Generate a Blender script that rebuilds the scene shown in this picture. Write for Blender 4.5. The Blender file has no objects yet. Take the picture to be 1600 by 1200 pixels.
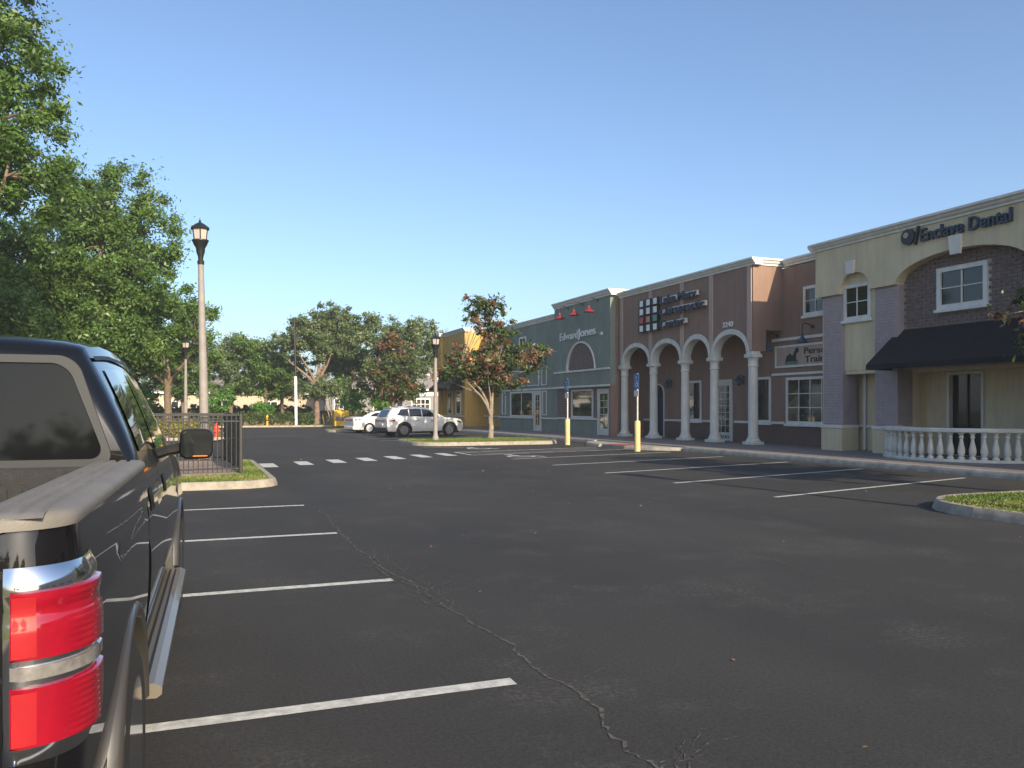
import bpy, math, random
import numpy as np
from mathutils import Vector
from mathutils.geometry import tessellate_polygon
R = math.radians
rng = np.random.default_rng(7)
random.seed(7)
sc = bpy.context.scene
col = sc.collection

# ------------------------------------------------------------ camera, sky, sun, exposure
cam = bpy.data.cameras.new('camera')
cam_o = bpy.data.objects.new('camera', cam); col.objects.link(cam_o)
cam_o.location = (0, 0, 1.58)
cam_o.rotation_euler = (R(90), 0, R(-21.4))
cam.sensor_width = 36.0
cam.lens = 36.0*1290/1600
cam.shift_y = 38/1600
cam.clip_start = 0.05
cam.clip_end = 3000
sc.camera = cam_o

SUN_EL = 24.0
SUN_FROM = Vector((0.15, -0.989, 0)).normalized()      # where the sunlight comes from (horizontal)
world = bpy.data.worlds.new('World'); sc.world = world
world.use_nodes = True
wn = world.node_tree.nodes; wl = world.node_tree.links
bg = wn['Background']
sky = wn.new('ShaderNodeTexSky'); sky.sky_type = 'NISHITA'; sky.sun_disc = False
sky.sun_elevation = R(SUN_EL)
sky.sun_rotation = math.atan2(SUN_FROM.x, SUN_FROM.y)
sky.air_density = 0.9; sky.dust_density = 2.0; sky.ozone_density = 3.0
wl.new(sky.outputs[0], bg.inputs[0])
bg.inputs[1].default_value = 0.15
sun = bpy.data.lights.new('sun', 'SUN'); sun.energy = 4.6; sun.angle = R(0.55); sun.color = (1.0, 0.85, 0.61)
sun_o = bpy.data.objects.new('sun', sun); col.objects.link(sun_o)
d = -(SUN_FROM*math.cos(R(SUN_EL)) + Vector((0, 0, math.sin(R(SUN_EL)))))
sun_o.rotation_euler = d.to_track_quat('-Z', 'Y').to_euler()
sun_o.location = (10, -20, 30)
vs = sc.view_settings
vs.view_transform = 'Standard'; vs.look = 'None'; vs.gamma = 1.0; vs.use_curve_mapping = False
vs.exposure = 0.58

# ------------------------------------------------------------ materials
def mat(name, c, rough=0.7, metal=0.0, var=0.12, vscale=3.0, bump=0.0, bscale=60.0, coat=0.0, c2=None, spec=0.5, detail=6.0, streak=0.0):
    m = bpy.data.materials.new(name); m.use_nodes = True
    nt = m.node_tree; N = nt.nodes; L = nt.links
    b = N['Principled BSDF']
    b.inputs['Roughness'].default_value = rough
    b.inputs['Metallic'].default_value = metal
    b.inputs['Specular IOR Level'].default_value = spec
    b.inputs['Coat Weight'].default_value = coat
    b.inputs['Coat Roughness'].default_value = 0.03
    if var > 0 or c2:
        geo = N.new('ShaderNodeNewGeometry')
        no = N.new('ShaderNodeTexNoise'); no.inputs['Scale'].default_value = vscale; no.inputs['Detail'].default_value = detail
        no.inputs['Roughness'].default_value = 0.62
        L.new(geo.outputs['Position'], no.inputs['Vector'])
        ra = N.new('ShaderNodeValToRGB')
        ra.color_ramp.elements[0].position = 0.3; ra.color_ramp.elements[1].position = 0.72
        lo = tuple(x*(1-var) for x in c); hi = c2 if c2 else tuple(min(1, x*(1+var)) for x in c)
        ra.color_ramp.elements[0].color = (*lo, 1); ra.color_ramp.elements[1].color = (*hi, 1)
        L.new(no.outputs['Fac'], ra.inputs['Fac']); L.new(ra.outputs['Color'], b.inputs['Base Color'])
        if streak > 0:                                     # rain streaks and grime: noise drawn out downwards
            mp = N.new('ShaderNodeMapping'); mp.inputs['Scale'].default_value = (1, 1, 0.12); L.new(geo.outputs['Position'], mp.inputs['Vector'])
            n3 = N.new('ShaderNodeTexNoise'); n3.inputs['Scale'].default_value = 3.5; n3.inputs['Detail'].default_value = 7; n3.inputs['Roughness'].default_value = 0.7
            L.new(mp.outputs['Vector'], n3.inputs['Vector'])
            r3 = N.new('ShaderNodeValToRGB'); r3.color_ramp.elements[0].position = 0.34; r3.color_ramp.elements[1].position = 0.60
            r3.color_ramp.elements[0].color = (1-streak, 1-streak*.97, 1-streak*.93, 1); r3.color_ramp.elements[1].color = (1, 1, 1, 1)
            L.new(n3.outputs['Fac'], r3.inputs['Fac'])
            mu = N.new('ShaderNodeMix'); mu.data_type = 'RGBA'; mu.blend_type = 'MULTIPLY'; mu.inputs['Factor'].default_value = 1.0
            L.new(ra.outputs['Color'], mu.inputs[6]); L.new(r3.outputs['Color'], mu.inputs[7]); L.new(mu.outputs[2], b.inputs['Base Color'])
    else:
        b.inputs['Base Color'].default_value = (*c, 1)
    if bump > 0:
        geo2 = N.new('ShaderNodeNewGeometry')
        n2 = N.new('ShaderNodeTexNoise'); n2.inputs['Scale'].default_value = bscale; n2.inputs['Detail'].default_value = 4
        L.new(geo2.outputs['Position'], n2.inputs['Vector'])
        bp = N.new('ShaderNodeBump'); bp.inputs['Strength'].default_value = bump; bp.inputs['Distance'].default_value = 0.02
        L.new(n2.outputs['Fac'], bp.inputs['Height']); L.new(bp.outputs['Normal'], b.inputs['Normal'])
    return m

def asphalt_mat():
    m = bpy.data.materials.new('asphalt'); m.use_nodes = True
    nt = m.node_tree; N = nt.nodes; L = nt.links; b = N['Principled BSDF']
    geo = N.new('ShaderNodeNewGeometry')
    def noise(scale, detail=5, rough=0.6, stretch=None):
        n = N.new('ShaderNodeTexNoise'); n.inputs['Scale'].default_value = scale; n.inputs['Detail'].default_value = detail; n.inputs['Roughness'].default_value = rough
        if stretch:
            mp = N.new('ShaderNodeMapping'); mp.inputs['Scale'].default_value = stretch
            L.new(geo.outputs['Position'], mp.inputs['Vector']); L.new(mp.outputs['Vector'], n.inputs['Vector'])
        else: L.new(geo.outputs['Position'], n.inputs['Vector'])
        return n
    def ramp(src, p0, c0, p1, c1):
        r = N.new('ShaderNodeValToRGB'); r.color_ramp.elements[0].position = p0; r.color_ramp.elements[1].position = p1
        r.color_ramp.elements[0].color = (*c0, 1); r.color_ramp.elements[1].color = (*c1, 1)
        L.new(src, r.inputs['Fac']); return r
    def mix(fac, a, bb, mode='MIX'):
        x = N.new('ShaderNodeMix'); x.data_type = 'RGBA'; x.blend_type = mode
        L.new(fac, x.inputs['Factor']) if hasattr(fac, 'is_linked') else setattr(x.inputs['Factor'], 'default_value', fac)
        L.new(a, x.inputs[6]); L.new(bb, x.inputs[7]); return x.outputs[2]
    base = ramp(noise(0.35, 6, 0.6, (1, 0.5, 1)).outputs['Fac'], 0.28, (0.028, 0.028, 0.029), 0.72, (0.049, 0.048, 0.047))
    grain = ramp(noise(170, 2, 0.7).outputs['Fac'], 0.38, (0.62, 0.62, 0.63), 0.68, (1.5, 1.48, 1.42))
    c1 = mix(1.0, base.outputs['Color'], grain.outputs['Color'], 'MULTIPLY')
    speck = ramp(noise(42, 4, 0.8).outputs['Fac'], 0.36, (0.70, 0.70, 0.71), 0.70, (1.38, 1.36, 1.33))
    c1 = mix(1.0, c1, speck.outputs['Color'], 'MULTIPLY')
    # worn dusty patches where the sealer is rubbed through
    wn_ = noise(0.75, 9, 0.68)
    patch = ramp(wn_.outputs['Fac'], 0.52, (0, 0, 0), 0.72, (0.7, 0.7, 0.7))
    sp = ramp(noise(26, 5, 0.75).outputs['Fac'], 0.45, (0, 0, 0), 0.62, (1, 1, 1))
    fac = mix(1.0, patch.outputs['Color'], sp.outputs['Color'], 'MULTIPLY')
    dust = N.new('ShaderNodeRGB'); dust.outputs[0].default_value = (0.125, 0.119, 0.110, 1)
    c2 = mix(fac, c1, dust.outputs[0])
    L.new(c2, b.inputs['Base Color'])
    b.inputs['Roughness'].default_value = 0.85
    b.inputs['Specular IOR Level'].default_value = 0.3
    bp = N.new('ShaderNodeBump'); bp.inputs['Strength'].default_value = 0.55; bp.inputs['Distance'].default_value = 0.008
    L.new(noise(110, 3, 0.7).outputs['Fac'], bp.inputs['Height']); L.new(bp.outputs['Normal'], b.inputs['Normal'])
    return m

def leaf_mat(name, greens, rough=0.5, trans=0.3):
    """greens: list of (position, colour) read by the per-leaf attribute 'tint'"""
    m = bpy.data.materials.new(name); m.use_nodes = True
    nt = m.node_tree; N = nt.nodes; L = nt.links; b = N['Principled BSDF']
    at = N.new('ShaderNodeAttribute'); at.attribute_name = 'tint'
    ra = N.new('ShaderNodeValToRGB')
    els = ra.color_ramp.elements
    els[0].position, els[0].color = greens[0][0], (*greens[0][1], 1)
    els[1].position, els[1].color = greens[-1][0], (*greens[-1][1], 1)
    for p, c in greens[1:-1]:
        e = els.new(p); e.color = (*c, 1)
    L.new(at.outputs['Fac'], ra.inputs['Fac']); L.new(ra.outputs['Color'], b.inputs['Base Color'])
    b.inputs['Roughness'].default_value = rough
    tr = N.new('ShaderNodeBsdfTranslucent'); L.new(ra.outputs['Color'], tr.inputs['Color'])
    mx = N.new('ShaderNodeMixShader'); mx.inputs[0].default_value = trans
    L.new(b.outputs[0], mx.inputs[1]); L.new(tr.outputs[0], mx.inputs[2])
    L.new(mx.outputs[0], N['Material Output'].inputs['Surface'])
    return m

def paver_mat():
    m = bpy.data.materials.new('pavers'); m.use_nodes = True
    nt = m.node_tree; N = nt.nodes; L = nt.links; b = N['Principled BSDF']
    geo = N.new('ShaderNodeNewGeometry')
    br = N.new('ShaderNodeTexBrick'); L.new(geo.outputs['Position'], br.inputs['Vector'])
    br.inputs['Scale'].default_value = 1.0; br.inputs['Brick Width'].default_value = 0.22; br.inputs['Row Height'].default_value = 0.11
    br.inputs['Mortar Size'].default_value = 0.006
    br.inputs['Color1'].default_value = (0.225, 0.195, 0.175, 1); br.inputs['Color2'].default_value = (0.165, 0.15, 0.145, 1); br.inputs['Mortar'].default_value = (0.12, 0.11, 0.1, 1)
    L.new(br.outputs['Color'], b.inputs['Base Color']); b.inputs['Roughness'].default_value = 0.85
    return m

M = {}
def defmats():
    M['asphalt'] = asphalt_mat()
    M['pavers'] = paver_mat()
    M['line'] = mat('line_paint', (0.50, 0.50, 0.48), 0.75, var=0.35, vscale=14, c2=(0.66, 0.66, 0.63), bump=0.3, bscale=120)
    M['faded'] = mat('faded_line_paint', (0.20, 0.20, 0.19), 0.8, var=0.5, vscale=9, c2=(0.55, 0.55, 0.52))
    M['crack'] = mat('crack_dust', (0.05, 0.048, 0.045), 0.95, var=0.4, vscale=30, c2=(0.135, 0.128, 0.115))
    M['concrete'] = mat('concrete', (0.31, 0.275, 0.225), 0.9, var=0.3, vscale=5, bump=0.2, bscale=50)
    M['kerb'] = mat('kerb_concrete', (0.33, 0.31, 0.28), 0.9, var=0.35, vscale=3, bump=0.2, bscale=50, streak=0.16)
    M['redmat'] = mat('red_ramp', (0.30, 0.07, 0.06), 0.8)
    M['lawn'] = mat('lawn_soil', (0.10, 0.15, 0.03), 0.95, var=0.45, vscale=4, c2=(0.20, 0.20, 0.07))
    M['ground'] = mat('ground_grass', (0.06, 0.09, 0.025), 0.95, var=0.4, vscale=0.6, c2=(0.12, 0.12, 0.05))
    M['dirt'] = mat('dirt', (0.30, 0.22, 0.18), 0.95, var=0.3, vscale=3)
    M['cream'] = mat('cream_stucco', (0.66, 0.55, 0.36), 0.9, var=0.07, vscale=1.2, bump=0.25, bscale=45, streak=0.16)
    M['creamtrim'] = mat('cream_white_trim', (0.70, 0.67, 0.60), 0.8, var=0.08, vscale=2, streak=0.16)
    M['trim'] = mat('white_trim', (0.72, 0.70, 0.65), 0.75, var=0.08, vscale=2, streak=0.16)
    M['column'] = mat('column_paint', (0.62, 0.61, 0.55), 0.75, var=0.08, vscale=2, streak=0.16)
    M['mauve'] = mat('painted_brick_mauve', (0.36, 0.30, 0.30), 0.85, var=0.1, vscale=4)
    M['mauve_mortar'] = mat('mauve_mortar', (0.31, 0.26, 0.26), 0.9)
    M['brick'] = mat('brown_brick', (0.17, 0.125, 0.115), 0.88, var=0.3, vscale=5, bump=0.3, bscale=70)
    M['mortar'] = mat('mortar', (0.44, 0.38, 0.34), 0.95)
    M['brown'] = mat('brown_stucco', (0.265, 0.17, 0.13), 0.9, var=0.08, vscale=1.2, bump=0.25, bscale=45, streak=0.16)
    M['brownpil'] = mat('pale_pilaster', (0.46, 0.35, 0.29), 0.9, var=0.08, streak=0.16)
    M['green'] = mat('green_stucco', (0.215, 0.255, 0.215), 0.9, var=0.08, vscale=1.2, bump=0.25, bscale=45, streak=0.16)
    M['yellow'] = mat('yellow_stucco', (0.58, 0.36, 0.10), 0.9, var=0.08, vscale=1.2, bump=0.2, bscale=45, streak=0.16)
    M['roof'] = mat('flat_roof', (0.3, 0.3, 0.3), 0.9)
    M['glass'] = mat('dark_glass', (0.016, 0.021, 0.024), 0.04, var=0, spec=0.6)
    M['shopglass'] = mat('shop_glass', (0.03, 0.035, 0.035), 0.03, var=0.5, vscale=1.1, spec=0.8)
    M['awning'] = mat('black_awning', (0.004, 0.0045, 0.006), 0.9, var=0.2, vscale=2)
    M['signdark'] = mat('sign_navy', (0.02, 0.032, 0.07), 0.5, var=0.15)
    M['signblue'] = mat('sign_dark_blue', (0.022, 0.045, 0.075), 0.5, var=0.15)
    M['signblack'] = mat('sign_black', (0.018, 0.02, 0.024), 0.5, var=0.1)
    M['signwhite'] = mat('sign_white', (0.74, 0.75, 0.74), 0.5, var=0.04)
    M['signred'] = mat('sign_red', (0.42, 0.05, 0.04), 0.5, var=0.1)
    M['signorange'] = mat('sign_orange', (0.62, 0.17, 0.09), 0.5, var=0.1)
    M['signteal'] = mat('sign_teal', (0.03, 0.27, 0.21), 0.5, var=0.1)
    M['signgreen'] = mat('sign_green', (0.05, 0.25, 0.12), 0.6, var=0.1)
    M['magenta'] = mat('magenta_paper', (0.70, 0.05, 0.42), 0.6, var=0.05)
    M['paper'] = mat('white_paper', (0.65, 0.65, 0.62), 0.7, var=0.05)
    M['redlamp'] = mat('red_enamel', (0.22, 0.022, 0.028), 0.4, var=0.1)
    M['bluelamp'] = mat('dark_blue_enamel', (0.02, 0.06, 0.10), 0.4, var=0.1)
    M['black'] = mat('black_metal', (0.014, 0.015, 0.016), 0.45, var=0.2, vscale=6)
    M['steel'] = mat('galvanised_post', (0.55, 0.54, 0.52), 0.45, 0.6, var=0.1)
    M['bollard'] = mat('bollard_yellow', (0.60, 0.48, 0.22), 0.7, var=0.12, vscale=5)
    M['adablue'] = mat('ada_blue', (0.05, 0.14, 0.32), 0.45, var=0.05)
    M['post'] = mat('lamp_post_beige', (0.26, 0.235, 0.215), 0.7, var=0.15, vscale=4)
    M['frost'] = mat('lamp_glass', (0.45, 0.40, 0.36), 0.3, var=0.05)
    M['whitepole'] = mat('white_pole', (0.72, 0.72, 0.70), 0.6, var=0.05)
    M['hydrant'] = mat('hydrant_red', (0.70, 0.06, 0.03), 0.5, var=0.1)
    M['yellowbox'] = mat('box_yellow', (0.75, 0.42, 0.02), 0.5, var=0.1)
    M['bark'] = mat('bark', (0.17, 0.125, 0.09), 0.95, var=0.35, vscale=9, bump=0.6, bscale=22)
    M['redbark'] = mat('reddish_bark', (0.22, 0.15, 0.11), 0.95, var=0.35, vscale=7, bump=0.5, bscale=25)
    M['palebark'] = mat('pale_bark', (0.24, 0.20, 0.155), 0.95, var=0.4, vscale=7, bump=0.5, bscale=25, c2=(0.38, 0.32, 0.25))
    M['oak'] = leaf_mat('oak_leaf', [(0.0, (0.055, 0.11, 0.025)), (0.45, (0.11, 0.20, 0.042)), (0.8, (0.155, 0.27, 0.06)), (1.0, (0.22, 0.30, 0.085))], 0.42, 0.42)
    M['oakgrey'] = leaf_mat('grey_oak_leaf', [(0.0, (0.085, 0.13, 0.055)), (0.5, (0.145, 0.205, 0.08)), (1.0, (0.23, 0.28, 0.13))], 0.42, 0.38)
    M['magnolia'] = leaf_mat('magnolia_leaf', [(0.0, (0.030, 0.055, 0.018)), (0.40, (0.06, 0.10, 0.025)), (0.58, (0.12, 0.15, 0.035)), (0.64, (0.14, 0.075, 0.04)), (1.0, (0.21, 0.095, 0.055))], 0.46, 0.15)
    M['shrub'] = leaf_mat('shrub_leaf', [(0.0, (0.045, 0.12, 0.018)), (0.6, (0.09, 0.24, 0.03)), (1.0, (0.16, 0.32, 0.05))], 0.45)
    M['hedge'] = leaf_mat('hedge_leaf', [(0.0, (0.035, 0.07, 0.016)), (0.6, (0.07, 0.12, 0.028)), (1.0, (0.14, 0.17, 0.045))], 0.5)
    M['yshrub'] = leaf_mat('yellow_shrub_leaf', [(0.0, (0.09, 0.11, 0.02)), (0.5, (0.28, 0.26, 0.05)), (0.8, (0.35, 0.33, 0.06)), (1.0, (0.28, 0.10, 0.06))], 0.5)
    M['blade'] = leaf_mat('grass_blade', [(0.0, (0.07, 0.13, 0.02)), (0.6, (0.15, 0.21, 0.035)), (1.0, (0.30, 0.27, 0.10))], 0.6)
    M['litter'] = leaf_mat('fallen_leaf', [(0.0, (0.30, 0.09, 0.03)), (0.5, (0.36, 0.20, 0.07)), (1.0, (0.50, 0.45, 0.36))], 0.7, 0.1)
    # vehicles
    M['blackpaint'] = mat('black_car_paint', (0.006, 0.006, 0.007), 0.4, var=0, coat=1.0, spec=0.05)
    M['whitepaint'] = mat('white_car_paint', (0.72, 0.71, 0.68), 0.3, var=0, coat=1.0)
    M['pearl'] = mat('pearl_car_paint', (0.76, 0.74, 0.70), 0.3, 0.0, var=0, coat=1.0)
    M['tan'] = mat('tan_metallic_trim', (0.17, 0.148, 0.12), 0.45, 0.2, var=0.05, coat=0.5)
    M['flare'] = mat('dark_flare', (0.045, 0.041, 0.036), 0.4, var=0.05, coat=0.6)
    M['dado'] = mat('dark_brown_dado', (0.135, 0.09, 0.075), 0.9, var=0.1, vscale=2, bump=0.2, bscale=45)
    M['railcap'] = mat('grey_plastic_cap', (0.175, 0.163, 0.147), 0.62, var=0.12, vscale=7, bump=0.12, bscale=200)
    M['carglass'] = mat('car_glass', (0.012, 0.014, 0.016), 0.03, var=0, coat=0.5)
    M['tint'] = mat('tinted_rear_glass', (0.007, 0.008, 0.009), 0.04, var=0.15, vscale=2, spec=0.22)
    M['surround'] = mat('grey_window_surround', (0.040, 0.043, 0.046), 0.6, 0.0, var=0.05, spec=0.3)
    M['rubber'] = mat('tyre_rubber', (0.016, 0.016, 0.016), 0.85, var=0.2, vscale=20)
    M['chrome'] = mat('chrome', (0.78, 0.78, 0.78), 0.10, 1.0, var=0)
    M['alloy'] = mat('alloy_rim', (0.55, 0.55, 0.56), 0.25, 0.9, var=0)
    M['plastic'] = mat('black_plastic', (0.014, 0.014, 0.015), 0.55, var=0.2, vscale=20)
    M['liner'] = mat('bed_liner', (0.022, 0.022, 0.023), 0.8, var=0.25, vscale=30, bump=0.3, bscale=150)
    M['redlens'] = mat('red_lens', (0.27, 0.004, 0.016), 0.12, var=0.15, vscale=20, coat=1.0)
    M['orangelens'] = mat('light_red_lens', (0.36, 0.014, 0.02), 0.15, var=0.12, vscale=12, coat=1.0)
    M['amber'] = mat('amber_lens', (0.75, 0.22, 0.02), 0.2, var=0.05, coat=1.0)
    M['clearlens'] = mat('clear_lens', (0.55, 0.52, 0.49), 0.12, 0.7, var=0.35, vscale=30, coat=1.0)
    # far houses
    M['housegrey'] = mat('grey_shingle', (0.27, 0.25, 0.25), 0.9, var=0.1)
    M['housewhite'] = mat('white_siding', (0.75, 0.74, 0.72), 0.8, var=0.05)
    M['beige'] = mat('beige_render', (0.52, 0.40, 0.30), 0.9, var=0.06)
    M['tileroof'] = mat('grey_tile_roof', (0.22, 0.2, 0.19), 0.9, var=0.15)
defmats()

# ------------------------------------------------------------ mesh helpers
def root_of(o):
    while o.parent: o = o.parent
    return o

class MB:
    def __init__(s): s.v = []; s.f = []
    def add(s, vs, fs):
        n = len(s.v); s.v += [tuple(p) for p in vs]; s.f += [tuple(i+n for i in f) for f in fs]; return s
    def box(s, x0, x1, y0, y1, z0, z1):
        return s.add([(x0,y0,z0),(x1,y0,z0),(x1,y1,z0),(x0,y1,z0),(x0,y0,z1),(x1,y0,z1),(x1,y1,z1),(x0,y1,z1)],
                     [(0,3,2,1),(4,5,6,7),(0,1,5,4),(1,2,6,5),(2,3,7,6),(3,0,4,7)])
    def bbox(s, x0, x1, y0, y1, z0, z1, b):
        """box with chamfered edges along every side (24 vertices)"""
        xs, ys, zs = (x0, x1), (y0, y1), (z0, z1)
        vs = []; idx = {}
        for i in (0,1):
            for j in (0,1):
                for k in (0,1):
                    sx, sy, sz = (1,-1)[i], (1,-1)[j], (1,-1)[k]
                    for ax in range(3):
                        p = [xs[i]+sx*b, ys[j]+sy*b, zs[k]+sz*b]; p[ax] = (xs, ys, zs)[ax][(i,j,k)[ax]]
                        idx[i,j,k,ax] = len(vs); vs.append(tuple(p))
        fs = []
        for ax in range(3):
            o = [a for a in range(3) if a != ax]
            for e in (0,1):
                q = []
                for (a_, b_) in ((0,0),(1,0),(1,1),(0,1)):
                    t = [0,0,0]; t[ax] = e; t[o[0]] = a_; t[o[1]] = b_; q.append(idx[(*t, ax)])
                fs.append(tuple(q))
            for a_ in (0,1):
                for b_ in (0,1):
                    t0 = [0,0,0]; t0[o[0]] = a_; t0[o[1]] = b_; t1 = list(t0); t0[ax] = 0; t1[ax] = 1
                    fs.append((idx[(*t0,o[0])], idx[(*t1,o[0])], idx[(*t1,o[1])], idx[(*t0,o[1])]))
        for i in (0,1):
            for j in (0,1):
                for k in (0,1): fs.append((idx[i,j,k,0], idx[i,j,k,1], idx[i,j,k,2]))
        return s.add(vs, fs)
    def prism(s, poly, axis, a, b):
        """poly: 2D points in the two other axes (in xyz order), extruded from a to b along axis"""
        n = len(poly)
        def P(p, t):
            q = list(p); q.insert(axis, t); return tuple(q)
        vs = [P(p, a) for p in poly] + [P(p, b) for p in poly]
        fs = [(i, (i+1) % n, n+(i+1) % n, n+i) for i in range(n)]
        tr = tessellate_polygon([[Vector((p[0], p[1], 0)) for p in poly]])
        fs += [tuple(t) for t in tr] + [tuple(n+i for i in reversed(t)) for t in tr]
        return s.add(vs, fs)
    def holed(s, outline, holes, axis, a, b):
        """a slab with openings: outline and holes are 2D loops, extruded a..b along axis"""
        loops = [outline]+holes
        flat = [p for l in loops for p in l]; n = len(flat)
        def P(p, t):
            q = list(p); q.insert(axis, t); return tuple(q)
        tr = tessellate_polygon([[Vector((p[0], p[1], 0)) for p in l] for l in loops])
        vs = [P(p, a) for p in flat]+[P(p, b) for p in flat]
        fs = [tuple(t) for t in tr]+[tuple(n+i for i in reversed(t)) for t in tr]
        k = 0
        for l in loops:
            m = len(l); fs += [(k+i, k+(i+1) % m, n+k+(i+1) % m, n+k+i) for i in range(m)]; k += m
        return s.add(vs, fs)
    def tube(s, path, r, seg=8, cap=True):
        path = [Vector(p) for p in path]; n = len(path)
        rs = r if hasattr(r, '__len__') else [r]*n
        vs = []; fs = []
        ref = Vector((0.31, 0.17, 0.93))
        for i, p in enumerate(path):
            t = (path[min(i+1, n-1)]-path[max(i-1, 0)]).normalized()
            if abs(t.dot(ref)) > 0.97: rr = Vector((1, 0, 0))
            else: rr = ref
            a = t.cross(rr).normalized(); b = t.cross(a)
            for k in range(seg):
                g = 2*math.pi*k/seg
                vs.append(tuple(p+(a*math.cos(g)+b*math.sin(g))*rs[i]))
        for i in range(n-1):
            for k in range(seg):
                fs.append((i*seg+k, i*seg+(k+1) % seg, (i+1)*seg+(k+1) % seg, (i+1)*seg+k))
        if cap: fs += [tuple(range(seg))[::-1], tuple((n-1)*seg+k for k in range(seg))]
        return s.add(vs, fs)
    def lathe(s, prof, c=(0,0,0), seg=16, axis=2, rot=0.0):
        """prof: (radius, height) pairs about an axis through c"""
        vs = []; fs = []; n = len(prof)
        for (r, h) in prof:
            for k in range(seg):
                g = 2*math.pi*k/seg+rot; p = [r*math.cos(g), r*math.sin(g)]; p.insert(axis, h)
                vs.append((c[0]+p[0], c[1]+p[1], c[2]+p[2]))
        for i in range(n-1):
            for k in range(seg): fs.append((i*seg+k, i*seg+(k+1) % seg, (i+1)*seg+(k+1) % seg, (i+1)*seg+k))
        if prof[0][0] > 1e-4: fs.append(tuple(range(seg))[::-1])
        if prof[-1][0] > 1e-4: fs.append(tuple((n-1)*seg+k for k in range(seg)))
        return s.add(vs, fs)
    def grid(s, rows):
        m = len(rows); n = len(rows[0]); vs = [p for r in rows for p in r]
        return s.add(vs, [(i*n+j, i*n+j+1, (i+1)*n+j+1, (i+1)*n+j) for i in range(m-1) for j in range(n-1)])
    def sheet(s, poly, z):
        tr = tessellate_polygon([[Vector((p[0], p[1], 0)) for p in poly]])
        a = 0
        fs = []
        for t in tr:
            p0, p1, p2 = (poly[i] for i in t)
            cr = (p1[0]-p0[0])*(p2[1]-p0[1])-(p1[1]-p0[1])*(p2[0]-p0[0])
            fs.append(tuple(t) if cr > 0 else tuple(reversed(t)))
        return s.add([(p[0], p[1], z) for p in poly], fs)
    def build(s, name, m, parent=None, world=False, smooth=None, flipfix=True, thick=None, bevel=None):
        me = bpy.data.meshes.new(name); me.from_pydata(s.v, [], s.f)
        if world and parent:
            l = root_of(parent).location; me.transform(__import__('mathutils').Matrix.Translation(-Vector(l)))
        me.update()
        if flipfix:
            import bmesh
            bm = bmesh.new(); bm.from_mesh(me); bmesh.ops.remove_doubles(bm, verts=bm.verts, dist=1e-5)
            bmesh.ops.recalc_face_normals(bm, faces=bm.faces); bm.to_mesh(me); bm.free()
        if smooth is not None:
            me.polygons.foreach_set('use_smooth', [True]*len(me.polygons))
            me.set_sharp_from_angle(angle=R(smooth))
        me.materials.append(M[m])
        o = bpy.data.objects.new(name, me); col.objects.link(o)
        if parent: o.parent = parent
        if thick:
            md = o.modifiers.new('thick', 'SOLIDIFY'); md.thickness = thick; md.offset = -1
        return o

def thing(name, label, cat, loc=(0,0,0), rotz=0, group=None):
    o = bpy.data.objects.new(name, None); col.objects.link(o); o.location = loc; o.rotation_euler = (0, 0, rotz)
    o.empty_display_size = 0.3
    tag(o, label, cat, group); return o
def tag(o, label, cat, group=None):
    o['label'] = label; o['category'] = cat
    if group: o['group'] = group
    return o
def kind(o, k): o['kind'] = k; return o
def inst(src, parent, loc, rotz=0, scale=None):
    o = src.copy(); col.objects.link(o); o.parent = parent; o.location = loc; o.rotation_euler = (0, 0, rotz)
    if scale: o.scale = scale
    return o
def arc(cy, cz, ry, rz, a0, a1, n):
    return [(cy+ry*math.cos(R(a0+(a1-a0)*i/n)), cz+rz*math.sin(R(a0+(a1-a0)*i/n))) for i in range(n+1)]
def rect(y0, y1, z0, z1): return [(y0, z0), (y1, z0), (y1, z1), (y0, z1)]

def letters(text, size, X, y_left, z_base, width, depth, m, parent, name='letter', bold=0.0, axis='x', shear=0.0):
    """raised letters on a wall that faces -X; reading direction runs toward -Y; each letter its own part"""
    cu = bpy.data.curves.new('t', 'FONT'); cu.size = 1; cu.extrude = 0.0; cu.offset = bold; cu.shear = shear
    ob = bpy.data.objects.new('t', cu); col.objects.link(ob)
    def mesh_of(t):
        cu.body = t; dg = bpy.context.evaluated_depsgraph_get(); dg.update()
        return bpy.data.meshes.new_from_object(ob.evaluated_get(dg))
    def maxx(me): return max(v.co.x for v in me.vertices)
    cu.extrude = 0.5
    tot = mesh_of(text); W = maxx(tot); sx = width/W if width else size
    for i, ch in enumerate(text):
        if ch == ' ': continue
        a = mesh_of(text[:i+1]); c = mesh_of(ch); off = maxx(a)-maxx(c)
        rl = root_of(parent).location
        for v in c.vertices:
            x, y, z = v.co
            v.co = (X-(z+0.5)*depth-rl[0], y_left-(x+off)*sx-rl[1], z_base+y*size-rl[2])
        c.materials.clear(); c.materials.append(M[m])
        c.update()
        o = bpy.data.objects.new(name, c); col.objects.link(o); o.parent = parent
        bpy.data.meshes.remove(a)
    bpy.data.objects.remove(ob)

# ------------------------------------------------------------ setting: ground, lot, sidewalk, kerbs, islands
g = MB().sheet([(-900, -300), (900, -300), (900, 1500), (-900, 1500)], -0.03).build('ground', 'ground'); kind(g, 'structure')
lot = MB().sheet([(-4.6, -14), (17.2, -14), (17.2, 71.5), (2.0, 71.5), (2.0, 43.6), (-4.6, 43.6)], 0.0).build('parking_lot', 'asphalt'); kind(lot, 'structure')
road = MB().sheet([(-120, 92), (160, 92), (160, 100), (-120, 100)], -0.02).build('road', 'asphalt'); kind(road, 'structure')

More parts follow.
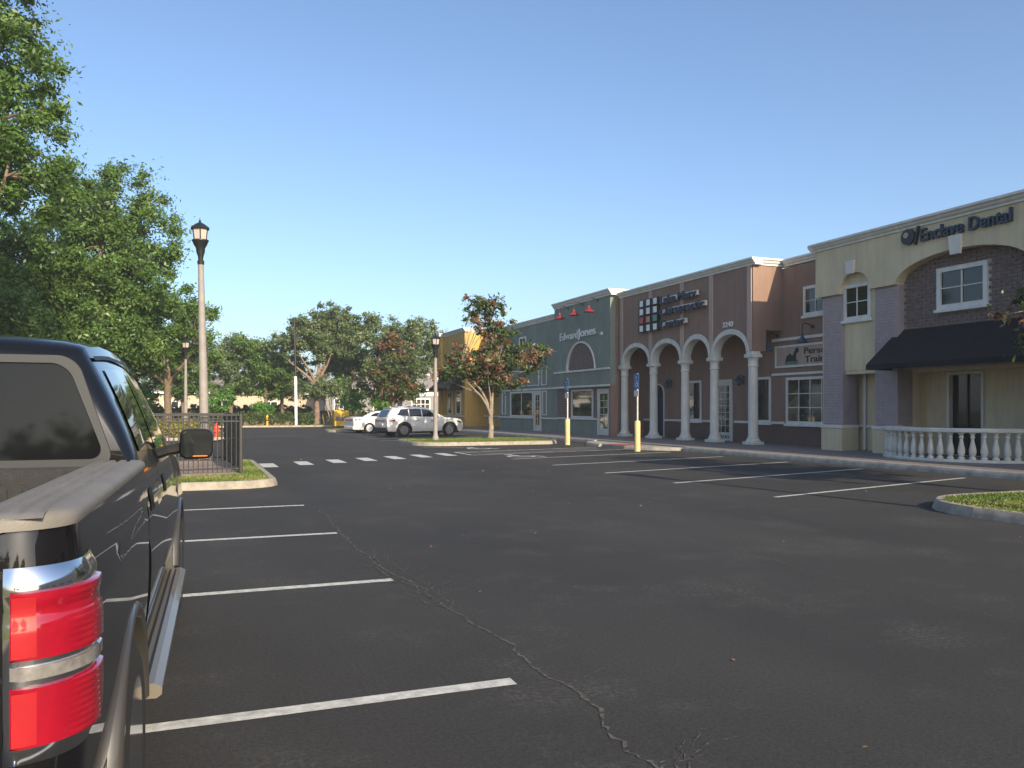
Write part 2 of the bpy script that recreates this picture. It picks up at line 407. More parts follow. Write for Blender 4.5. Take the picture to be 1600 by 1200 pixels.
def paint(poly, z=0.004, name='stall_line', m='line'):
    return MB().sheet(poly, z).build(name, m, lot, flipfix=False)
def bar(x0, y0, x1, y1, w, name='stall_line', m='line'):
    dx, dy = x1-x0, y1-y0; l = math.hypot(dx, dy); nx, ny = -dy/l*w/2, dx/l*w/2
    n = max(2, int(l/0.5)); top = []; bot = []
    for i in range(n+1):
        t = i/n; j = random.uniform(-.006, .006); k = random.uniform(-.006, .006)
        top.append((x0+dx*t+nx+j*nx/w*2, y0+dy*t+ny*(1+j*8))); bot.append((x0+dx*t-nx, y0+dy*t-ny*(1+k*8)))
    return paint(top+bot[::-1], 0.004, name, m)
for y in (4.44, 7.48, 10.54, 13.75): bar(-3.8, y, 1.75, y, 0.115)
for y in (1.4, -1.7): bar(-3.8, y, 1.75, y, 0.115)
for y, x0, x1 in ((11.95, 9.7, 16.4), (14.98, 9.55, 16.4), (17.9, 9.45, 16.4), (20.9, 9.4, 16.3), (23.9, 9.4, 16.2)): bar(x0, y, x1, y+1.75, 0.105)
# accessible bay: access aisle outline with hatching, and wheelchair symbol
bar(8.9, 26.4, 15.6, 28.0, 0.10, 'access_aisle_line'); bar(8.9, 28.4, 15.4, 29.9, 0.10, 'access_aisle_line')
bar(8.9, 26.45, 8.9, 28.35, 0.10, 'access_aisle_line')
for k in range(6): bar(9.0+k*1.05, 28.35+k*.25, 10.2+k*1.05, 26.8+k*.25, 0.09, 'access_aisle_line')
bar(8.9, 32.6, 10.3, 31.6, 0.1, 'access_aisle_line')
def symbol(cx, cy, s):
    mb = MB()
    ring_o = arc(cx, cy, .42*s, .42*s, 100, 350, 18); ring_i = arc(cx, cy, .31*s, .31*s, 350, 100, 18)
    mb.sheet(ring_o+ring_i, .004)
    mb.sheet([(cx-.07*s, cy+.05*s), (cx+.06*s, cy+.05*s), (cx+.02*s, cy+.72*s), (cx-.11*s, cy+.72*s)], .0042)
    mb.sheet([(cx-.02*s, cy+.02*s), (cx+.36*s, cy+.02*s), (cx+.52*s, cy-.42*s), (cx+.64*s, cy-.38*s), (cx+.44*s, cy+.14*s), (cx-.02*s, cy+.14*s)], .0044)
    mb.sheet(arc(cx-.05*s, cy+.9*s, .13*s, .13*s, 0, 345, 12), .0046)
    mb.build('wheelchair_symbol', 'line', lot, flipfix=False)
symbol(10.2, 25.2, 1.15); symbol(10.6, 30.6, 1.15)
for k in range(7):                                                                  # crosswalk bars
    x = 2.06+k*1.02; y = 23.75+k*0.56
    paint([(x-.20, y-.8), (x+.20, y-.8), (x+.20, y+.8), (x-.20, y+.8)], .004, 'crosswalk_bar')
for y in (39.6, 42.7, 45.9, 49.0, 52.1): bar(8.6, y, 15.6, y+1.6, .10)
for y in (47.5, 50.5, 56.5, 62.0): bar(2.3, y, 6.2, y, .10, m='faded')

# cracks in the sealed asphalt, with crumbled dust along them
def crack(pts, w, seed, name='asphalt_crack', branches=6, m='crack'):
    rr = random.Random(seed); mb = MB()
    def strand(pts, w, taper):
        path = []
        for (a, b) in zip(pts[:-1], pts[1:]):
            l = math.hypot(b[0]-a[0], b[1]-a[1]); n = max(2, int(l/0.03))
            for i in range(n): path.append((a[0]+(b[0]-a[0])*i/n, a[1]+(b[1]-a[1])*i/n))
        path.append(pts[-1]); off = 0; L_ = []; R_ = []
        for i, p in enumerate(path):
            off = off*0.86+rr.uniform(-.020, .020)
            ww = w*rr.uniform(.15, 1.35)*(1-taper*i/len(path))
            L_.append((p[0]+off-ww, p[1], .0042)); R_.append((p[0]+off+ww, p[1]+rr.uniform(-.01, .01), .0042))
        for i in range(len(L_)-1):
            if rr.random() < .9: mb.add([L_[i], R_[i], R_[i+1], L_[i+1]], [(0, 1, 2, 3)])
        return path
    path = strand(pts, w, 0)
    for k in range(branches):
        p = rr.choice(path); dx = rr.choice((-1, 1))*rr.uniform(.15, .5)
        strand([p, (p[0]+dx*.5, p[1]+rr.uniform(.02, .25)), (p[0]+dx, p[1]+rr.uniform(.1, .5))], w*.55, .8)
    return mb.build(name, m, lot, flipfix=False)
crack([(1.9, 13.0), (1.82, 10.6), (1.76, 9.2), (1.84, 7.2), (1.95, 5.5), (2.0, 4.1), (1.92, 3.2), (1.95, 2.0)], .011, 3, branches=16)
crack([(1.86, 8.9), (1.70, 8.0), (1.9, 7.0), (1.84, 6.3)], .010, 9, branches=9)
crack([(1.95, 9.6), (1.9, 8.4), (1.98, 7.2), (2.0, 6.2)], .005, 21, branches=40)
crack([(1.80, 8.6), (1.72, 7.6), (1.80, 6.4)], .005, 22, branches=26)
crack([(2.3, 3.2), (2.0, 3.15), (1.9, 3.0), (1.6, 2.9)], .008, 12, branches=3)
crack([(5.5, 10.5), (5.62, 7.3), (5.68, 4.4), (5.7, 1.5)], .005, 5, branches=2)
crack([(-2.0, 14.5), (-1.9, 9.0), (-2.0, 4.0)], .006, 8, branches=4)

# sidewalk with kerb, bump-out at the accessible bays
sw = MB().box(17.22, 23.2, -14, 72, -0.02, 0.15).build('sidewalk', 'pavers'); kind(sw, 'structure')
def kerb_run(path, root, w=.16, z=.15, seglen=3.0, m='kerb', zb=-.02):
    """kerb stones along a polyline (list of xy); outer side is the left of travel"""
    pts = []
    for a, b in zip(path[:-1], path[1:]):
        l = math.hypot(b[0]-a[0], b[1]-a[1]); n = max(1, int(round(l/.4)))
        for i in range(n): pts.append((a[0]+(b[0]-a[0])*i/n, a[1]+(b[1]-a[1])*i/n))
    pts.append(path[-1])
    nrm = []
    for i in range(len(pts)):
        a = pts[max(0, i-1)]; b = pts[min(len(pts)-1, i+1)]; l = math.hypot(b[0]-a[0], b[1]-a[1]) or 1
        nrm.append((-(b[1]-a[1])/l, (b[0]-a[0])/l))
    step = max(2, int(seglen/.4)); i = 0
    while i < len(pts)-1:
        j = min(i+step, len(pts)-1)
        if len(pts)-1-j < 2: j = len(pts)-1
        prof = [(0.015, zb), (0.0, z*.3), (-.03, z-.02), (-.05, z), (-w, z), (-w, zb)]
        rows = []
        for k in range(i, j+1):
            sh = 0.004 if k == i else (-.004 if k == j else 0)
            tx, ty = nrm[k][1], -nrm[k][0]
            rows.append([(pts[k][0]+nrm[k][0]*o+tx*sh, pts[k][1]+nrm[k][1]*o+ty*sh, zz) for o, zz in prof])
        mb = MB().grid(rows); n = len(prof)
        mb.f += [tuple(range(n)), tuple((len(rows)-1)*n+q for q in range(n))]
        mb.build('kerb_stone', m, root, smooth=35)
        i = j
kerb_run([(17.06, -14), (17.06, 26.2)], sw)
kerb_run([(17.06, 33.4), (17.06, 72)], sw)
kerb_run([(17.06, 26.3), (16.4, 26.7), (15.9, 27.4), (15.75, 28.3)], sw, z=.12)
kerb_run([(15.75, 30.4), (15.8, 31.6), (16.3, 32.7), (17.06, 33.3)], sw, z=.12)
MB().prism([(17.22, 26.3), (17.22, 33.4), (16.35, 32.5), (15.95, 31.5), (15.9, 30.2), (15.9, 28.4), (16.05, 27.5), (16.45, 26.9)], 2, -.02, .11).build('ramp_landing', 'kerb', sw)
MB().box(15.95, 16.9, 28.5, 30.1, .10, .118).build('ramp_mat', 'redmat', sw)

def grass(poly_fn, bounds, n, z, h, root, m='blade'):
    """short grass blades as one mass, child of a lawn"""
    x0, x1, y0, y1 = bounds
    P = np.column_stack([rng.uniform(x0, x1, n*2), rng.uniform(y0, y1, n*2)])
    keep = np.array([poly_fn(p[0], p[1]) for p in P]); P = P[keep][:n]; n = len(P)
    ang = rng.uniform(0, 2*np.pi, n); hh = h*rng.uniform(.4, 1.3, n); w = .012*rng.uniform(.7, 2.2, n)
    lean = rng.normal(0, .45, (n, 2))*hh[:, None]
    V = np.zeros((n, 3, 3))
    V[:, 0] = np.column_stack([P[:, 0]-np.cos(ang)*w, P[:, 1]-np.sin(ang)*w, np.full(n, z)])
    V[:, 1] = np.column_stack([P[:, 0]+np.cos(ang)*w, P[:, 1]+np.sin(ang)*w, np.full(n, z)])
    V[:, 2] = np.column_stack([P[:, 0]+lean[:, 0], P[:, 1]+lean[:, 1], z+hh])
    t = np.clip(rng.normal(.5, .2, n)+.3*np.sin(P[:, 0]*1.3+P[:, 1]*2.1), 0, 1)
    o = soup('grass', V.reshape(-1, 3), 3, np.repeat(t, 3), m); o.parent = root; kind(o, 'stuff'); return o

def soup(name, V, k, tint, m):
    """a mesh of many loose k-gons from a numpy array of vertices"""
    n = len(V)//k; me = bpy.data.meshes.new(name)
    me.vertices.add(len(V)); me.vertices.foreach_set('co', V.astype(np.float32).ravel())
    me.loops.add(len(V)); me.loops.foreach_set('vertex_index', np.arange(len(V), dtype=np.int32))
    me.polygons.add(n); me.polygons.foreach_set('loop_start', np.arange(0, len(V), k, dtype=np.int32))
    me.update(calc_edges=True)
    at = me.attributes.new('tint', 'FLOAT', 'POINT'); at.data.foreach_set('value', tint.astype(np.float32))
    me.materials.append(M[m])
    o = bpy.data.objects.new(name, me); col.objects.link(o); return o

def rounded(x0, x1, y0, y1, r, corners=(1,1,1,1), n=6):
    """ccw rounded rectangle, corners order: (x0y0, x1y0, x1y1, x0y1)"""
    out = []
    for (cx, cy, a0, c) in ((x0, y0, 180, 0), (x1, y0, 270, 1), (x1, y1, 0, 2), (x0, y1, 90, 3)):
        rr = r*corners[c]; sx = 1 if cx == x0 else -1; sy = 1 if cy == y0 else -1
        if rr <= 0: out.append((cx, cy))
        else: out += [(cx+sx*rr+rr*math.cos(R(a0+90*i/n)), cy+sy*rr+rr*math.sin(R(a0+90*i/n))) for i in range(n+1)]
    return out
def inside(poly):
    def f(x, y):
        c = False; j = len(poly)-1
        for i in range(len(poly)):
            if (poly[i][1] > y) != (poly[j][1] > y) and x < (poly[j][0]-poly[i][0])*(y-poly[i][1])/(poly[j][1]-poly[i][1])+poly[i][0]: c = not c
            j = i
        return c
    return f
def island(name, outline, nblades, h=.05, m='concrete', lawn='lawn', zz=.13):
    n_ = len(outline); ins = []
    for i in range(n_):
        a, b = outline[i-1], outline[(i+1) % n_]; l = math.hypot(b[0]-a[0], b[1]-a[1]); ins.append((outline[i][0]-(b[1]-a[1])/l*.10, outline[i][1]+(b[0]-a[0])/l*.10))
    rootm = MB().prism(ins, 2, -.02, zz).build(name, lawn); kind(rootm, 'structure')
    kerb_run(list(reversed(outline+[outline[0]])), rootm, m=m)
    if nblades:
        xs = [p[0] for p in outline]; ys = [p[1] for p in outline]
        grass(inside([(p[0]*.97+sum(xs)/len(xs)*.03, p[1]*.95+sum(ys)/len(ys)*.05) for p in outline]), (min(xs), max(xs), min(ys), max(ys)), nblades, zz, h, rootm)
    return rootm
island('traffic_island', rounded(10.55, 16.95, 4.4, 10.2, 1.5, (1, 0, 0, 1)), 42000, .035)
island('traffic_island', rounded(8.9, 15.6, 33.2, 38.2, 1.3), 16000, .045)
island('traffic_island', rounded(8.6, 15.6, 54.6, 58.0, 1.2), 7000, .07)
isl = island('traffic_island', rounded(-4.5, 1.72, 17.0, 24.6, 0.8, (0, 1, 1, 0)), 0)
f_in = inside(rounded(-4.3, 1.55, 17.2, 24.4, 0.7, (0, 1, 1, 0)))
grass(lambda x, y: f_in(x, y) and (y < 19.0 or x > 1.2), (-4.4, 1.6, 17.1, 24.5), 16000, .13, .04, isl)
MB().box(-4.4, 1.0, 19.2, 24.3, .131, .137).build('dirt_patch', 'dirt', isl)
v1 = MB().prism([(-60, -14), (-4.6, -14), (-4.6, 43.6), (2.0, 43.6), (2.0, 71.5), (-60, 71.5)], 2, -.02, .10).build('verge', 'lawn'); kind(v1, 'structure')
kerb_run([(2.0, 71.5), (2.0, 43.45), (-4.45, 43.45), (-4.45, 24.7)], v1, z=.14, m='concrete', seglen=4)
kerb_run([(-4.45, 16.9), (-4.45, -14)], v1, z=.14, m='concrete', seglen=6)
v2 = MB().prism([(2.0, 71.5), (40, 71.5), (40, 90), (-60, 90), (-60, 71.6), (2.0, 71.6)], 2, -.02, .10).build('verge', 'lawn'); kind(v2, 'structure')
kerb_run([(17.0, 71.4), (2.1, 71.4)], v2, z=.14, m='concrete', seglen=4)
grass(lambda x, y: True, (2.2, 17, 71.6, 74), 5000, .1, .09, v2)

# ------------------------------------------------------------ building helpers (fronts face -X)
def window(parent, y0, y1, z0, z1, X, nx=2, nz=2, fw=.09, sill=True, glass='glass', frame='trim', name='window', proud=.05, mull=.03, glassback=-.008):
    """frame standing proud of the wall face X, with separate panes behind the bars; y0<y1"""
    fr = MB()
    xa, xb = X-proud, X+.06
    fr.box(xa, xb, y0, y0+fw, z0, z1).box(xa, xb, y1-fw, y1, z0, z1).box(xa, xb, y0+fw, y1-fw, z1-fw, z1).box(xa, xb, y0+fw, y1-fw, z0, z0+fw)
    w = fr.build(name, frame, parent, world=True)
    iy0, iy1, iz0, iz1 = y0+fw, y1-fw, z0+fw, z1-fw
    bars = MB()
    for i in range(1, nx):
        y = iy0+(iy1-iy0)*i/nx; bars.box(X-proud*.7, X+.002, y-mull/2, y+mull/2, iz0, iz1)
    for k in range(1, nz):
        z = iz0+(iz1-iz0)*k/nz; bars.box(X-proud*.7+.002, X+.004, iy0, iy1, z-mull/2, z+mull/2)
    if nx > 1 or nz > 1: bars.build('glazing_bar', frame, w, world=True)
    for i in range(nx):
        for k in range(nz):
            a0 = iy0+(iy1-iy0)*i/nx+mull*.4; a1 = iy0+(iy1-iy0)*(i+1)/nx-mull*.4
            b0 = iz0+(iz1-iz0)*k/nz+mull*.4; b1 = iz0+(iz1-iz0)*(k+1)/nz-mull*.4
            t = random.uniform(-.002, .002)
            MB().add([(X+glassback+t, a0, b0), (X+glassback-t, a1, b0), (X+glassback-t+random.uniform(-.002,.002), a1, b1), (X+glassback+t, a0, b1)], [(0, 1, 2), (0, 2, 3)]).build('pane', glass, w, world=True)
    if sill: MB().bbox(X-proud-.06, X+.05, y0-.06, y1+.06, z0-.10, z0-.002, .012).build('sill', frame, w, world=True)
    return w

def cornice(parent, X, y0, y1, ztop, m='trim', h=.28, out=.16, ret0=None, ret1=None, Xb=None, name='cornice'):
    """stepped parapet moulding along a front wall; ret0: depth of the return at the y0 end"""
    prof = [(X-out, ztop), (X-out, ztop-.07), (X-out*.72, ztop-.10), (X-out*.55, ztop-h*.62), (X-.05, ztop-h*.78), (X-.05, ztop-h), (X+.30, ztop-h), (X+.30, ztop)]
    a = y0-(out if ret0 else 0); b = y1+(out if ret1 else 0)
    o = MB().prism([(p[0], p[1]) for p in prof], 1, a, b).build(name, m, parent, world=True)
    if ret0:
        pr = [(y0-out+.002, ztop-.002), (y0-out+.002, ztop-.07), (y0-out*.72, ztop-.10), (y0-out*.55, ztop-h*.62), (y0-.05, ztop-h*.78), (y0-.05, ztop-h+.002), (y0+.2, ztop-h+.002), (y0+.2, ztop-.002)]
        MB().prism(pr, 0, X+.29, X+ret0).build(name, m, parent, world=True)
    return o

def brick_field(parent, X, y0, y1, z0, z1, bw, bh, test, m='brick', gap=.012, depth=.03, limit=300, part='brick'):
    """single bricks standing proud of a mortar bed at X; each one a part"""
    proto = MB().bbox(-depth, .01, gap/2, bw-gap/2, gap/2, bh-gap/2, .004)
    src = proto.build(part, m, parent); cnt = 0; rest = MB()
    rl = root_of(parent).location
    halfb = None
    spots = []
    r = 0; z = z0
    while z+bh <= z1+1e-6:
        y = y0-(bw/2 if r % 2 else 0)
        while y < y1-1e-6:
            if test(y+bw/2, z+bh/2): spots.append((y, z))
            y += bw
        r += 1; z += bh
    spots.sort(key=lambda s: s[0])
    first = True
    for (y, z) in spots:
        p = (X-rl[0]+random.uniform(-.005, .004), y-rl[1], z-rl[2])
        if cnt < limit:
            if first: src.location = p; first = False
            else: inst(src, parent, p)
            cnt += 1
        else:
            j = random.uniform(-.005, .004)
            rest.box(X-depth+j, X+.01, y+gap/2, y+bw-gap/2, z+gap/2, z+bh-gap/2)
    if rest.v: kind(rest.build(part+'s', m, parent, world=True), 'stuff')

def brick_mass(parent, X, y0, y1, z0, z1, bw, bh, test, m, gap=.018, depth=.02, name='bricks'):
    mb = MB(); r = 0; z = z0
    while z+bh <= z1+1e-6:
        y = y0-(bw/2 if r % 2 else 0)
        while y < y1-1e-6:
            a, b = max(y, y0)+gap/2, min(y+bw, y1)-gap/2
            if b-a > .03 and test((a+b)/2, z+bh/2):
                j = random.uniform(-.003, .003)
                mb.add([(X-depth+j, a, z+gap/2), (X-depth+j, b, z+gap/2), (X-depth+j, b, z+bh-gap/2), (X-depth+j, a, z+bh-gap/2),
                        (X, a-.003, z+gap/2-.003), (X, b+.003, z+gap/2-.003), (X, b+.003, z+bh-gap/2+.003), (X, a-.003, z+bh-gap/2+.003)],
                       [(0, 3, 2, 1), (0, 1, 5, 4), (1, 2, 6, 5), (2, 3, 7, 6), (3, 0, 4, 7)])
            y += bw
        r += 1; z += bh
    o = mb.build(name, m, parent, world=True, flipfix=False); kind(o, 'stuff'); return o

def awning(label, X, y0, y1, ztop, zlow, out, parent_name='shop_awning', val=.16):
    t = thing(parent_name, label, 'awning', (X, (y0+y1)/2, zlow))
    n = 12
    rows = [[(X-.02-out*s, y0+(y1-y0)*i/n, ztop+(zlow-ztop)*s-.05*math.sin(math.pi*s)*(1 if i % 4 else .4)) for s in (0, .25, .5, .75, 1)] for i in range(n+1)]
    MB().grid(rows).build('canopy', 'awning', t, world=True, thick=.012)
    MB().grid([[(X-.02-out, y0+(y1-y0)*i/24, zlow), (X-.02-out-.01-.008*math.sin(i*1.7), y0+(y1-y0)*i/24, zlow-val)] for i in range(25)]).build('valance', 'awning', t, world=True, thick=.008)
    for y in (y0, y1):
        MB().add([(X-.02, y, ztop), (X-.02-out, y, zlow), (X-.02-out, y, zlow-val), (X-.02, y, zlow-val)], [(0, 1, 2, 3)]).build('side_flap', 'awning', t, world=True, thick=.008)
    fr = MB()
    for y in (y0+.03, (y0+y1)/2, y1-.03):
        fr.tube([(X-.02, y, ztop-.06), (X-.0-out+.03, y, zlow-.05)], .018, 6).tube([(X-.02, y, zlow-.06), (X-out+.03, y, zlow-.06)], .018, 6)
    fr.build('frame', 'black', t, world=True)
    return t

def gooseneck(label, X, y, z, m, out=.55, group=None, r=.2):
    """barn-style wall lamp on a bent arm; z is the level of the shade's rim"""
    t = thing('gooseneck_lamp', label, 'wall lamp', (X, y, z), 0, group)
    MB().lathe([(.0, -.03), (.07, -.03), (.07, -.005), (0, -.005)], (X, y, z+.62), 12, 0).build('wall_plate', 'black', t, world=True, smooth=40)
    pts = [(X-.02, y, z+.62), (X-.18, y, z+.70), (X-.34, y, z+.74), (X-.47, y, z+.70), (X-out, y, z+.58), (X-out, y, z+.30)]
    MB().tube(pts, .018, 8).build('arm', 'black', t, world=True, smooth=50)
    MB().lathe([(.035, .34), (.05, .30), (.06, .22), (.10, .17), (r*.9, .06), (r, .0), (r-.012, .0), (r*.85, .055), (.08, .15), (0, .17)], (X-out, y, z), 18).build('shade', m, t, world=True, smooth=40)
    MB().lathe([(0, .15), (.04, .13), (.05, .07), (.03, .03), (0, .02)], (X-out, y, z), 10).build('bulb', 'frost', t, world=True, smooth=60)
    return t

SW = .15
# ------------------------------------------------------------ cream corner shop with arched brick bay
cb = thing('shop_building', 'cream stucco shop with wide brick arch and mauve piers, at right', 'building', (22, 16, SW))
FX = 20.5
def big_arch(yc): return arc(yc, 5.43, 2.2, .72, 180, 0, 20)      # from +? left to right in y
# upper wall with arched soffits (outline in y,z)
pts = [(23.0, 7.08), (23.0, 5.43), (21.86, 5.43)]
pts += [(21.86, 5.55)]+arc(21.22, 5.55, .64, .52, 0, 180, 14)+[(20.58, 5.43)]
pts += [(19.5, 5.43)]+arc(17.3, 5.43, 2.2, .72, 0, 180, 22)[1:-1]+[(15.1, 5.43)]
pts += [(13.9, 5.43)]+arc(11.7, 5.43, 2.2, .72, 0, 180, 22)[1:-1]+[(9.5, 5.43), (8.4, 5.43), (8.4, 7.08)]
MB().prism(pts, 0, FX-.09, FX+.30).build('upper_wall', 'cream', cb, world=True, smooth=30)
cornice(cb, FX-.09, 8.4, 23.0, 7.28, 'creamtrim', .26, .20, ret1=None)
MB().prism([(23.0, 7.28), (23.2, 7.28), (23.2, 7.18), (23.06, 7.03), (23.0, 7.03)], 0, FX-.27, 30).build('cornice', 'creamtrim', cb, world=True)
MB().box(FX+.22, 30, 22.75, 22.99, .15, 7.26).build('side_wall', 'cream', cb, world=True)
MB().box(FX+.22, 30, 8.4, 8.62, .15, 7.26).build('side_wall', 'cream', cb, world=True)
MB().box(29.6, 30, 8.62, 22.75, .15, 7.2).build('rear_wall', 'cream', cb, world=True)
MB().box(FX+.3, 29.6, 8.62, 22.75, 6.5, 6.62).build('roof', 'roof', cb, world=True)
piers = [(21.82, 22.72), (19.5, 20.42), (14.2, 15.1), (8.5, 9.5)]
for i, (a, b) in enumerate(piers):
    p = MB().box(FX+.02, FX+.62, a, b, 1.0, 5.43).build('pier', 'mauve_mortar', cb, world=True)
    brick_mass(p, FX+.02, a, b, 1.06, 5.42, .30, .10, lambda y, z: True, 'mauve', gap=.010, depth=.016)
    MB().box(FX-.06, FX+.66, a-.03, b+.03, SW, .90).build('pier_base', 'cream', p, world=True)
    MB().bbox(FX-.09, FX+.68, a-.06, b+.06, .90, 1.02, .015).build('pier_band', 'creamtrim', p, world=True)
# narrow bay between the first two piers
MB().box(FX+.10, FX+.5, 20.42, 21.82, 2.84, 6.2).build('wall', 'cream', cb, world=True)
window(cb, 20.66, 21.84, 4.52, 5.70, FX+.10, 2, 2, .11)
for (yc, zb_, zt, w) in ((21.34, 6.03, 6.46, .19),):
    MB().prism([(yc-w*.75, zb_), (yc+w*.75, zb_), (yc+w, zt), (yc-w, zt)], 0, FX-.17, FX-.085).build('keystone', 'creamtrim', cb, world=True)
for yc in (17.3, 11.7):
    MB().prism([(yc-.15, 5.98), (yc+.15, 5.98), (yc+.22, 6.52), (yc-.22, 6.52)], 0, FX-.19, FX-.085).build('keystone', 'creamtrim', cb, world=True)
MB().box(21.35, 21.6, 20.0, 22.75, SW, 6.0).build('wall', 'cream', cb, world=True)
MB().bbox(21.28, 21.348, 20.3, 21.9, .93, 1.02, .01).build('band', 'creamtrim', cb, world=True)
MB().tube([(21.27, 21.62, .2), (21.27, 21.62, 2.9)], .05, 8).build('downpipe', 'trim', cb, world=True, smooth=50)
MB().box(20.62, 21.35, 20.42, 21.82, 2.72, 2.838).build('soffit', 'cream', cb, world=True)
# arched bays
for bi, (yc, dr) in enumerate(((17.3, True), (11.7, False))):
    a, b = yc-2.2, yc+2.2
    BX = FX+.30
    w0, w1 = yc-.72, yc+.95 if bi == 0 else yc+.72
    mo = MB().box(BX, BX+.3, a, b, 2.8, 6.3).build('brick_panel', 'mortar', cb, world=True)
    tst = lambda y, z, w0=w0, w1=w1: not (w0-.05 < y < w1+.05 and 4.42 < z < 5.75) and ((y-yc)/2.3)**2+(max(0, z-5.43)/.80)**2 < 1.08 and a+.03 < y < b-.03
    if bi == 0: brick_field(mo, BX, a, b, 3.86, 6.22, .31, .105, tst, gap=.02)
    else: brick_mass(mo, BX, a, b, 3.86, 6.22, .31, .105, tst, 'brick', gap=.02, depth=.03)
    window(cb, w0, w1, 4.50, 5.72, BX-.03, 2, 2, .13, proud=.07)
    MB().holed(rect(a, b, SW, 2.8), [rect(yc+.15, yc+1.4, SW+.02, 2.68)], 0, 21.7, 21.9).build('wall', 'cream', cb, world=True)
    MB().box(BX+.3, 21.7, a, b, 2.70, 2.799).build('soffit', 'cream', cb, world=True)
    dd = MB().box(21.64, 21.80, yc+.15, yc+.23, SW+.02, 2.68).box(21.64, 21.80, yc+1.32, yc+1.4, SW+.02, 2.68).box(21.64, 21.80, yc+.23, yc+1.32, 2.60, 2.68).build('door', 'creamtrim', cb, world=True)
    MB().box(21.80, 21.82, yc+.23, yc+1.32, SW+.02, 2.60).build('pane', 'glass', dd, world=True)
    MB().box(21.76, 21.80, yc+.75, yc+.80, SW+.02, 2.60).build('door_stile', 'black', dd, world=True)
for (y0, y1) in ((8.6, 9.5), (14.2, 15.1), (19.5, 19.99)): MB().box(FX+.62, 21.9, y0, y1, SW, 6.4).build('inner_wall', 'cream', cb, world=True)

awning('wide black shed awning under the brick arch behind the balustrade', FX+.27, 14.6, 19.72, 4.02, 2.92, 1.30)
awning('black shed awning on the right hand bay, past the balustrade', FX+.27, 9.3, 13.9, 4.02, 2.92, 1.30)

sg = thing('shop_sign', 'dark blue raised letters with round emblem high on the cream shop', 'sign', (FX-.1, 17.3, 6.6))
letters('Enclave Dental', .53, FX-.10, 18.52, 6.56, 2.96, .10, 'signblue', sg, bold=.012)
MB().lathe([(.13, -.1), (.24, -.1), (.24, 0), (.13, 0), (.13, -.1)], (FX-.10, 18.95, 6.78), 20, 0).build('emblem_ring', 'signblack', sg, world=True, smooth=40)
MB().lathe([(0, -.12), (.09, -.12), (.09, 0), (0, 0)], (FX-.10, 18.99, 6.83), 12, 0).build('emblem_dot', 'brownpil', sg, world=True, smooth=40)
MB().prism([(18.66, 6.5), (18.72, 6.5), (18.60, 7.04), (18.54, 7.04)], 0, FX-.20, FX-.10).build('emblem_slash', 'signblack', sg, world=True)

# the row of shops goes on past the right edge of the photo; its parapet shades the sidewalk
nb_ = thing('shop_building', 'tan stucco shop continuing the row beyond the right edge', 'building', (22, -8, SW))
MB().holed(rect(-26, 8.38, SW, 7.05), [rect(y, y+3.0, 1.0, 2.7) for y in (-23, -17, -11, -5, 1)], 0, FX, FX+.3).build('front_wall', 'brownpil', nb_, world=True)
for y in (-23, -17, -11, -5, 1): window(nb_, y, y+3.0, 1.0, 2.7, FX, 3, 1, .1, glass='shopglass')
cornice(nb_, FX, -26, 8.18, 7.28, 'creamtrim', .26, .2)
MB().box(FX+.3, 30, -26, 8.38, 6.5, 6.62).build('roof', 'roof', nb_, world=True)
MB().box(FX+.3, 30, -26, -25.8, SW, 6.5).build('side_wall', 'brownpil', nb_, world=True)
MB().box(29.7, 30, -25.8, 8.38, SW, 6.5).build('rear_wall', 'brownpil', nb_, world=True)
# bowed balustrade in front of the arched bay
bal = thing('balustrade', 'bowed white stone balustrade with vase shaped balusters on the sidewalk', 'balustrade', (19.6, 17.2, SW))
def bow(t): return (20.42-1.6*math.sin(t), 17.2+2.12*math.cos(t))
ts = [math.pi*i/60 for i in range(61)]
# equal spacing along the curve
pp = [bow(t) for t in ts]; cl = [0]
for a, b in zip(pp[:-1], pp[1:]): cl.append(cl[-1]+math.hypot(b[0]-a[0], b[1]-a[1]))
def along(s):
    for i in range(60):
        if cl[i+1] >= s:
            u = (s-cl[i])/(cl[i+1]-cl[i]); return (pp[i][0]+(pp[i+1][0]-pp[i][0])*u, pp[i][1]+(pp[i+1][1]-pp[i][1])*u)
    return pp[-1]
def rail(prof, name):
    rows = []
    for i in range(61):
        a = pp[max(0, i-1)]; b = pp[min(60, i+1)]; l = math.hypot(b[0]-a[0], b[1]-a[1]); nx, ny = (b[1]-a[1])/l, -(b[0]-a[0])/l
        rows.append([(pp[i][0]+nx*o, pp[i][1]+ny*o, z) for o, z in prof])
    MB().grid(rows).build(name, 'column', bal, world=True, smooth=35)
rail([(-.10, .93), (-.13, .95), (-.13, 1.02), (-.10, 1.05), (.10, 1.05), (.13, 1.02), (.13, .95), (.10, .93), (-.10, .93)], 'top_rail')
rail([(-.12, SW), (-.12, .20), (-.10, .22), (.10, .22), (.12, .20), (.12, SW)], 'bottom_rail')
bprof = [(.085, .0), (.085, .05), (.06, .07), (.055, .09), (.078, .13), (.092, .20), (.088, .28), (.062, .40), (.044, .50), (.042, .56), (.062, .58), (.062, .61), (.045, .63), (.05, .66), (.08, .68), (.08, .71)]
nb = int(cl[-1]/.262); bsrc = None
for i in range(nb):
    x, y = along(.13+i*(cl[-1]-.26)/(nb-1)); p = (x-19.6, y-17.2, .22-SW)
    if bsrc is None: bsrc = MB().lathe(bprof, seg=14).build('baluster', 'column', bal, smooth=40); bsrc.location = p
    else: inst(bsrc, bal, p, random.uniform(0, 6))

# ------------------------------------------------------------ brown shop: arcade block and recessed bay
bb = thing('shop_building', 'brown stucco shop with white column arcade and recessed bay', 'building', (22, 30, SW))
BX = 21.9
cols_y = [37.0, 34.2, 31.5, 29.3, 26.75]
Y0, Y1 = 26.55, 37.4
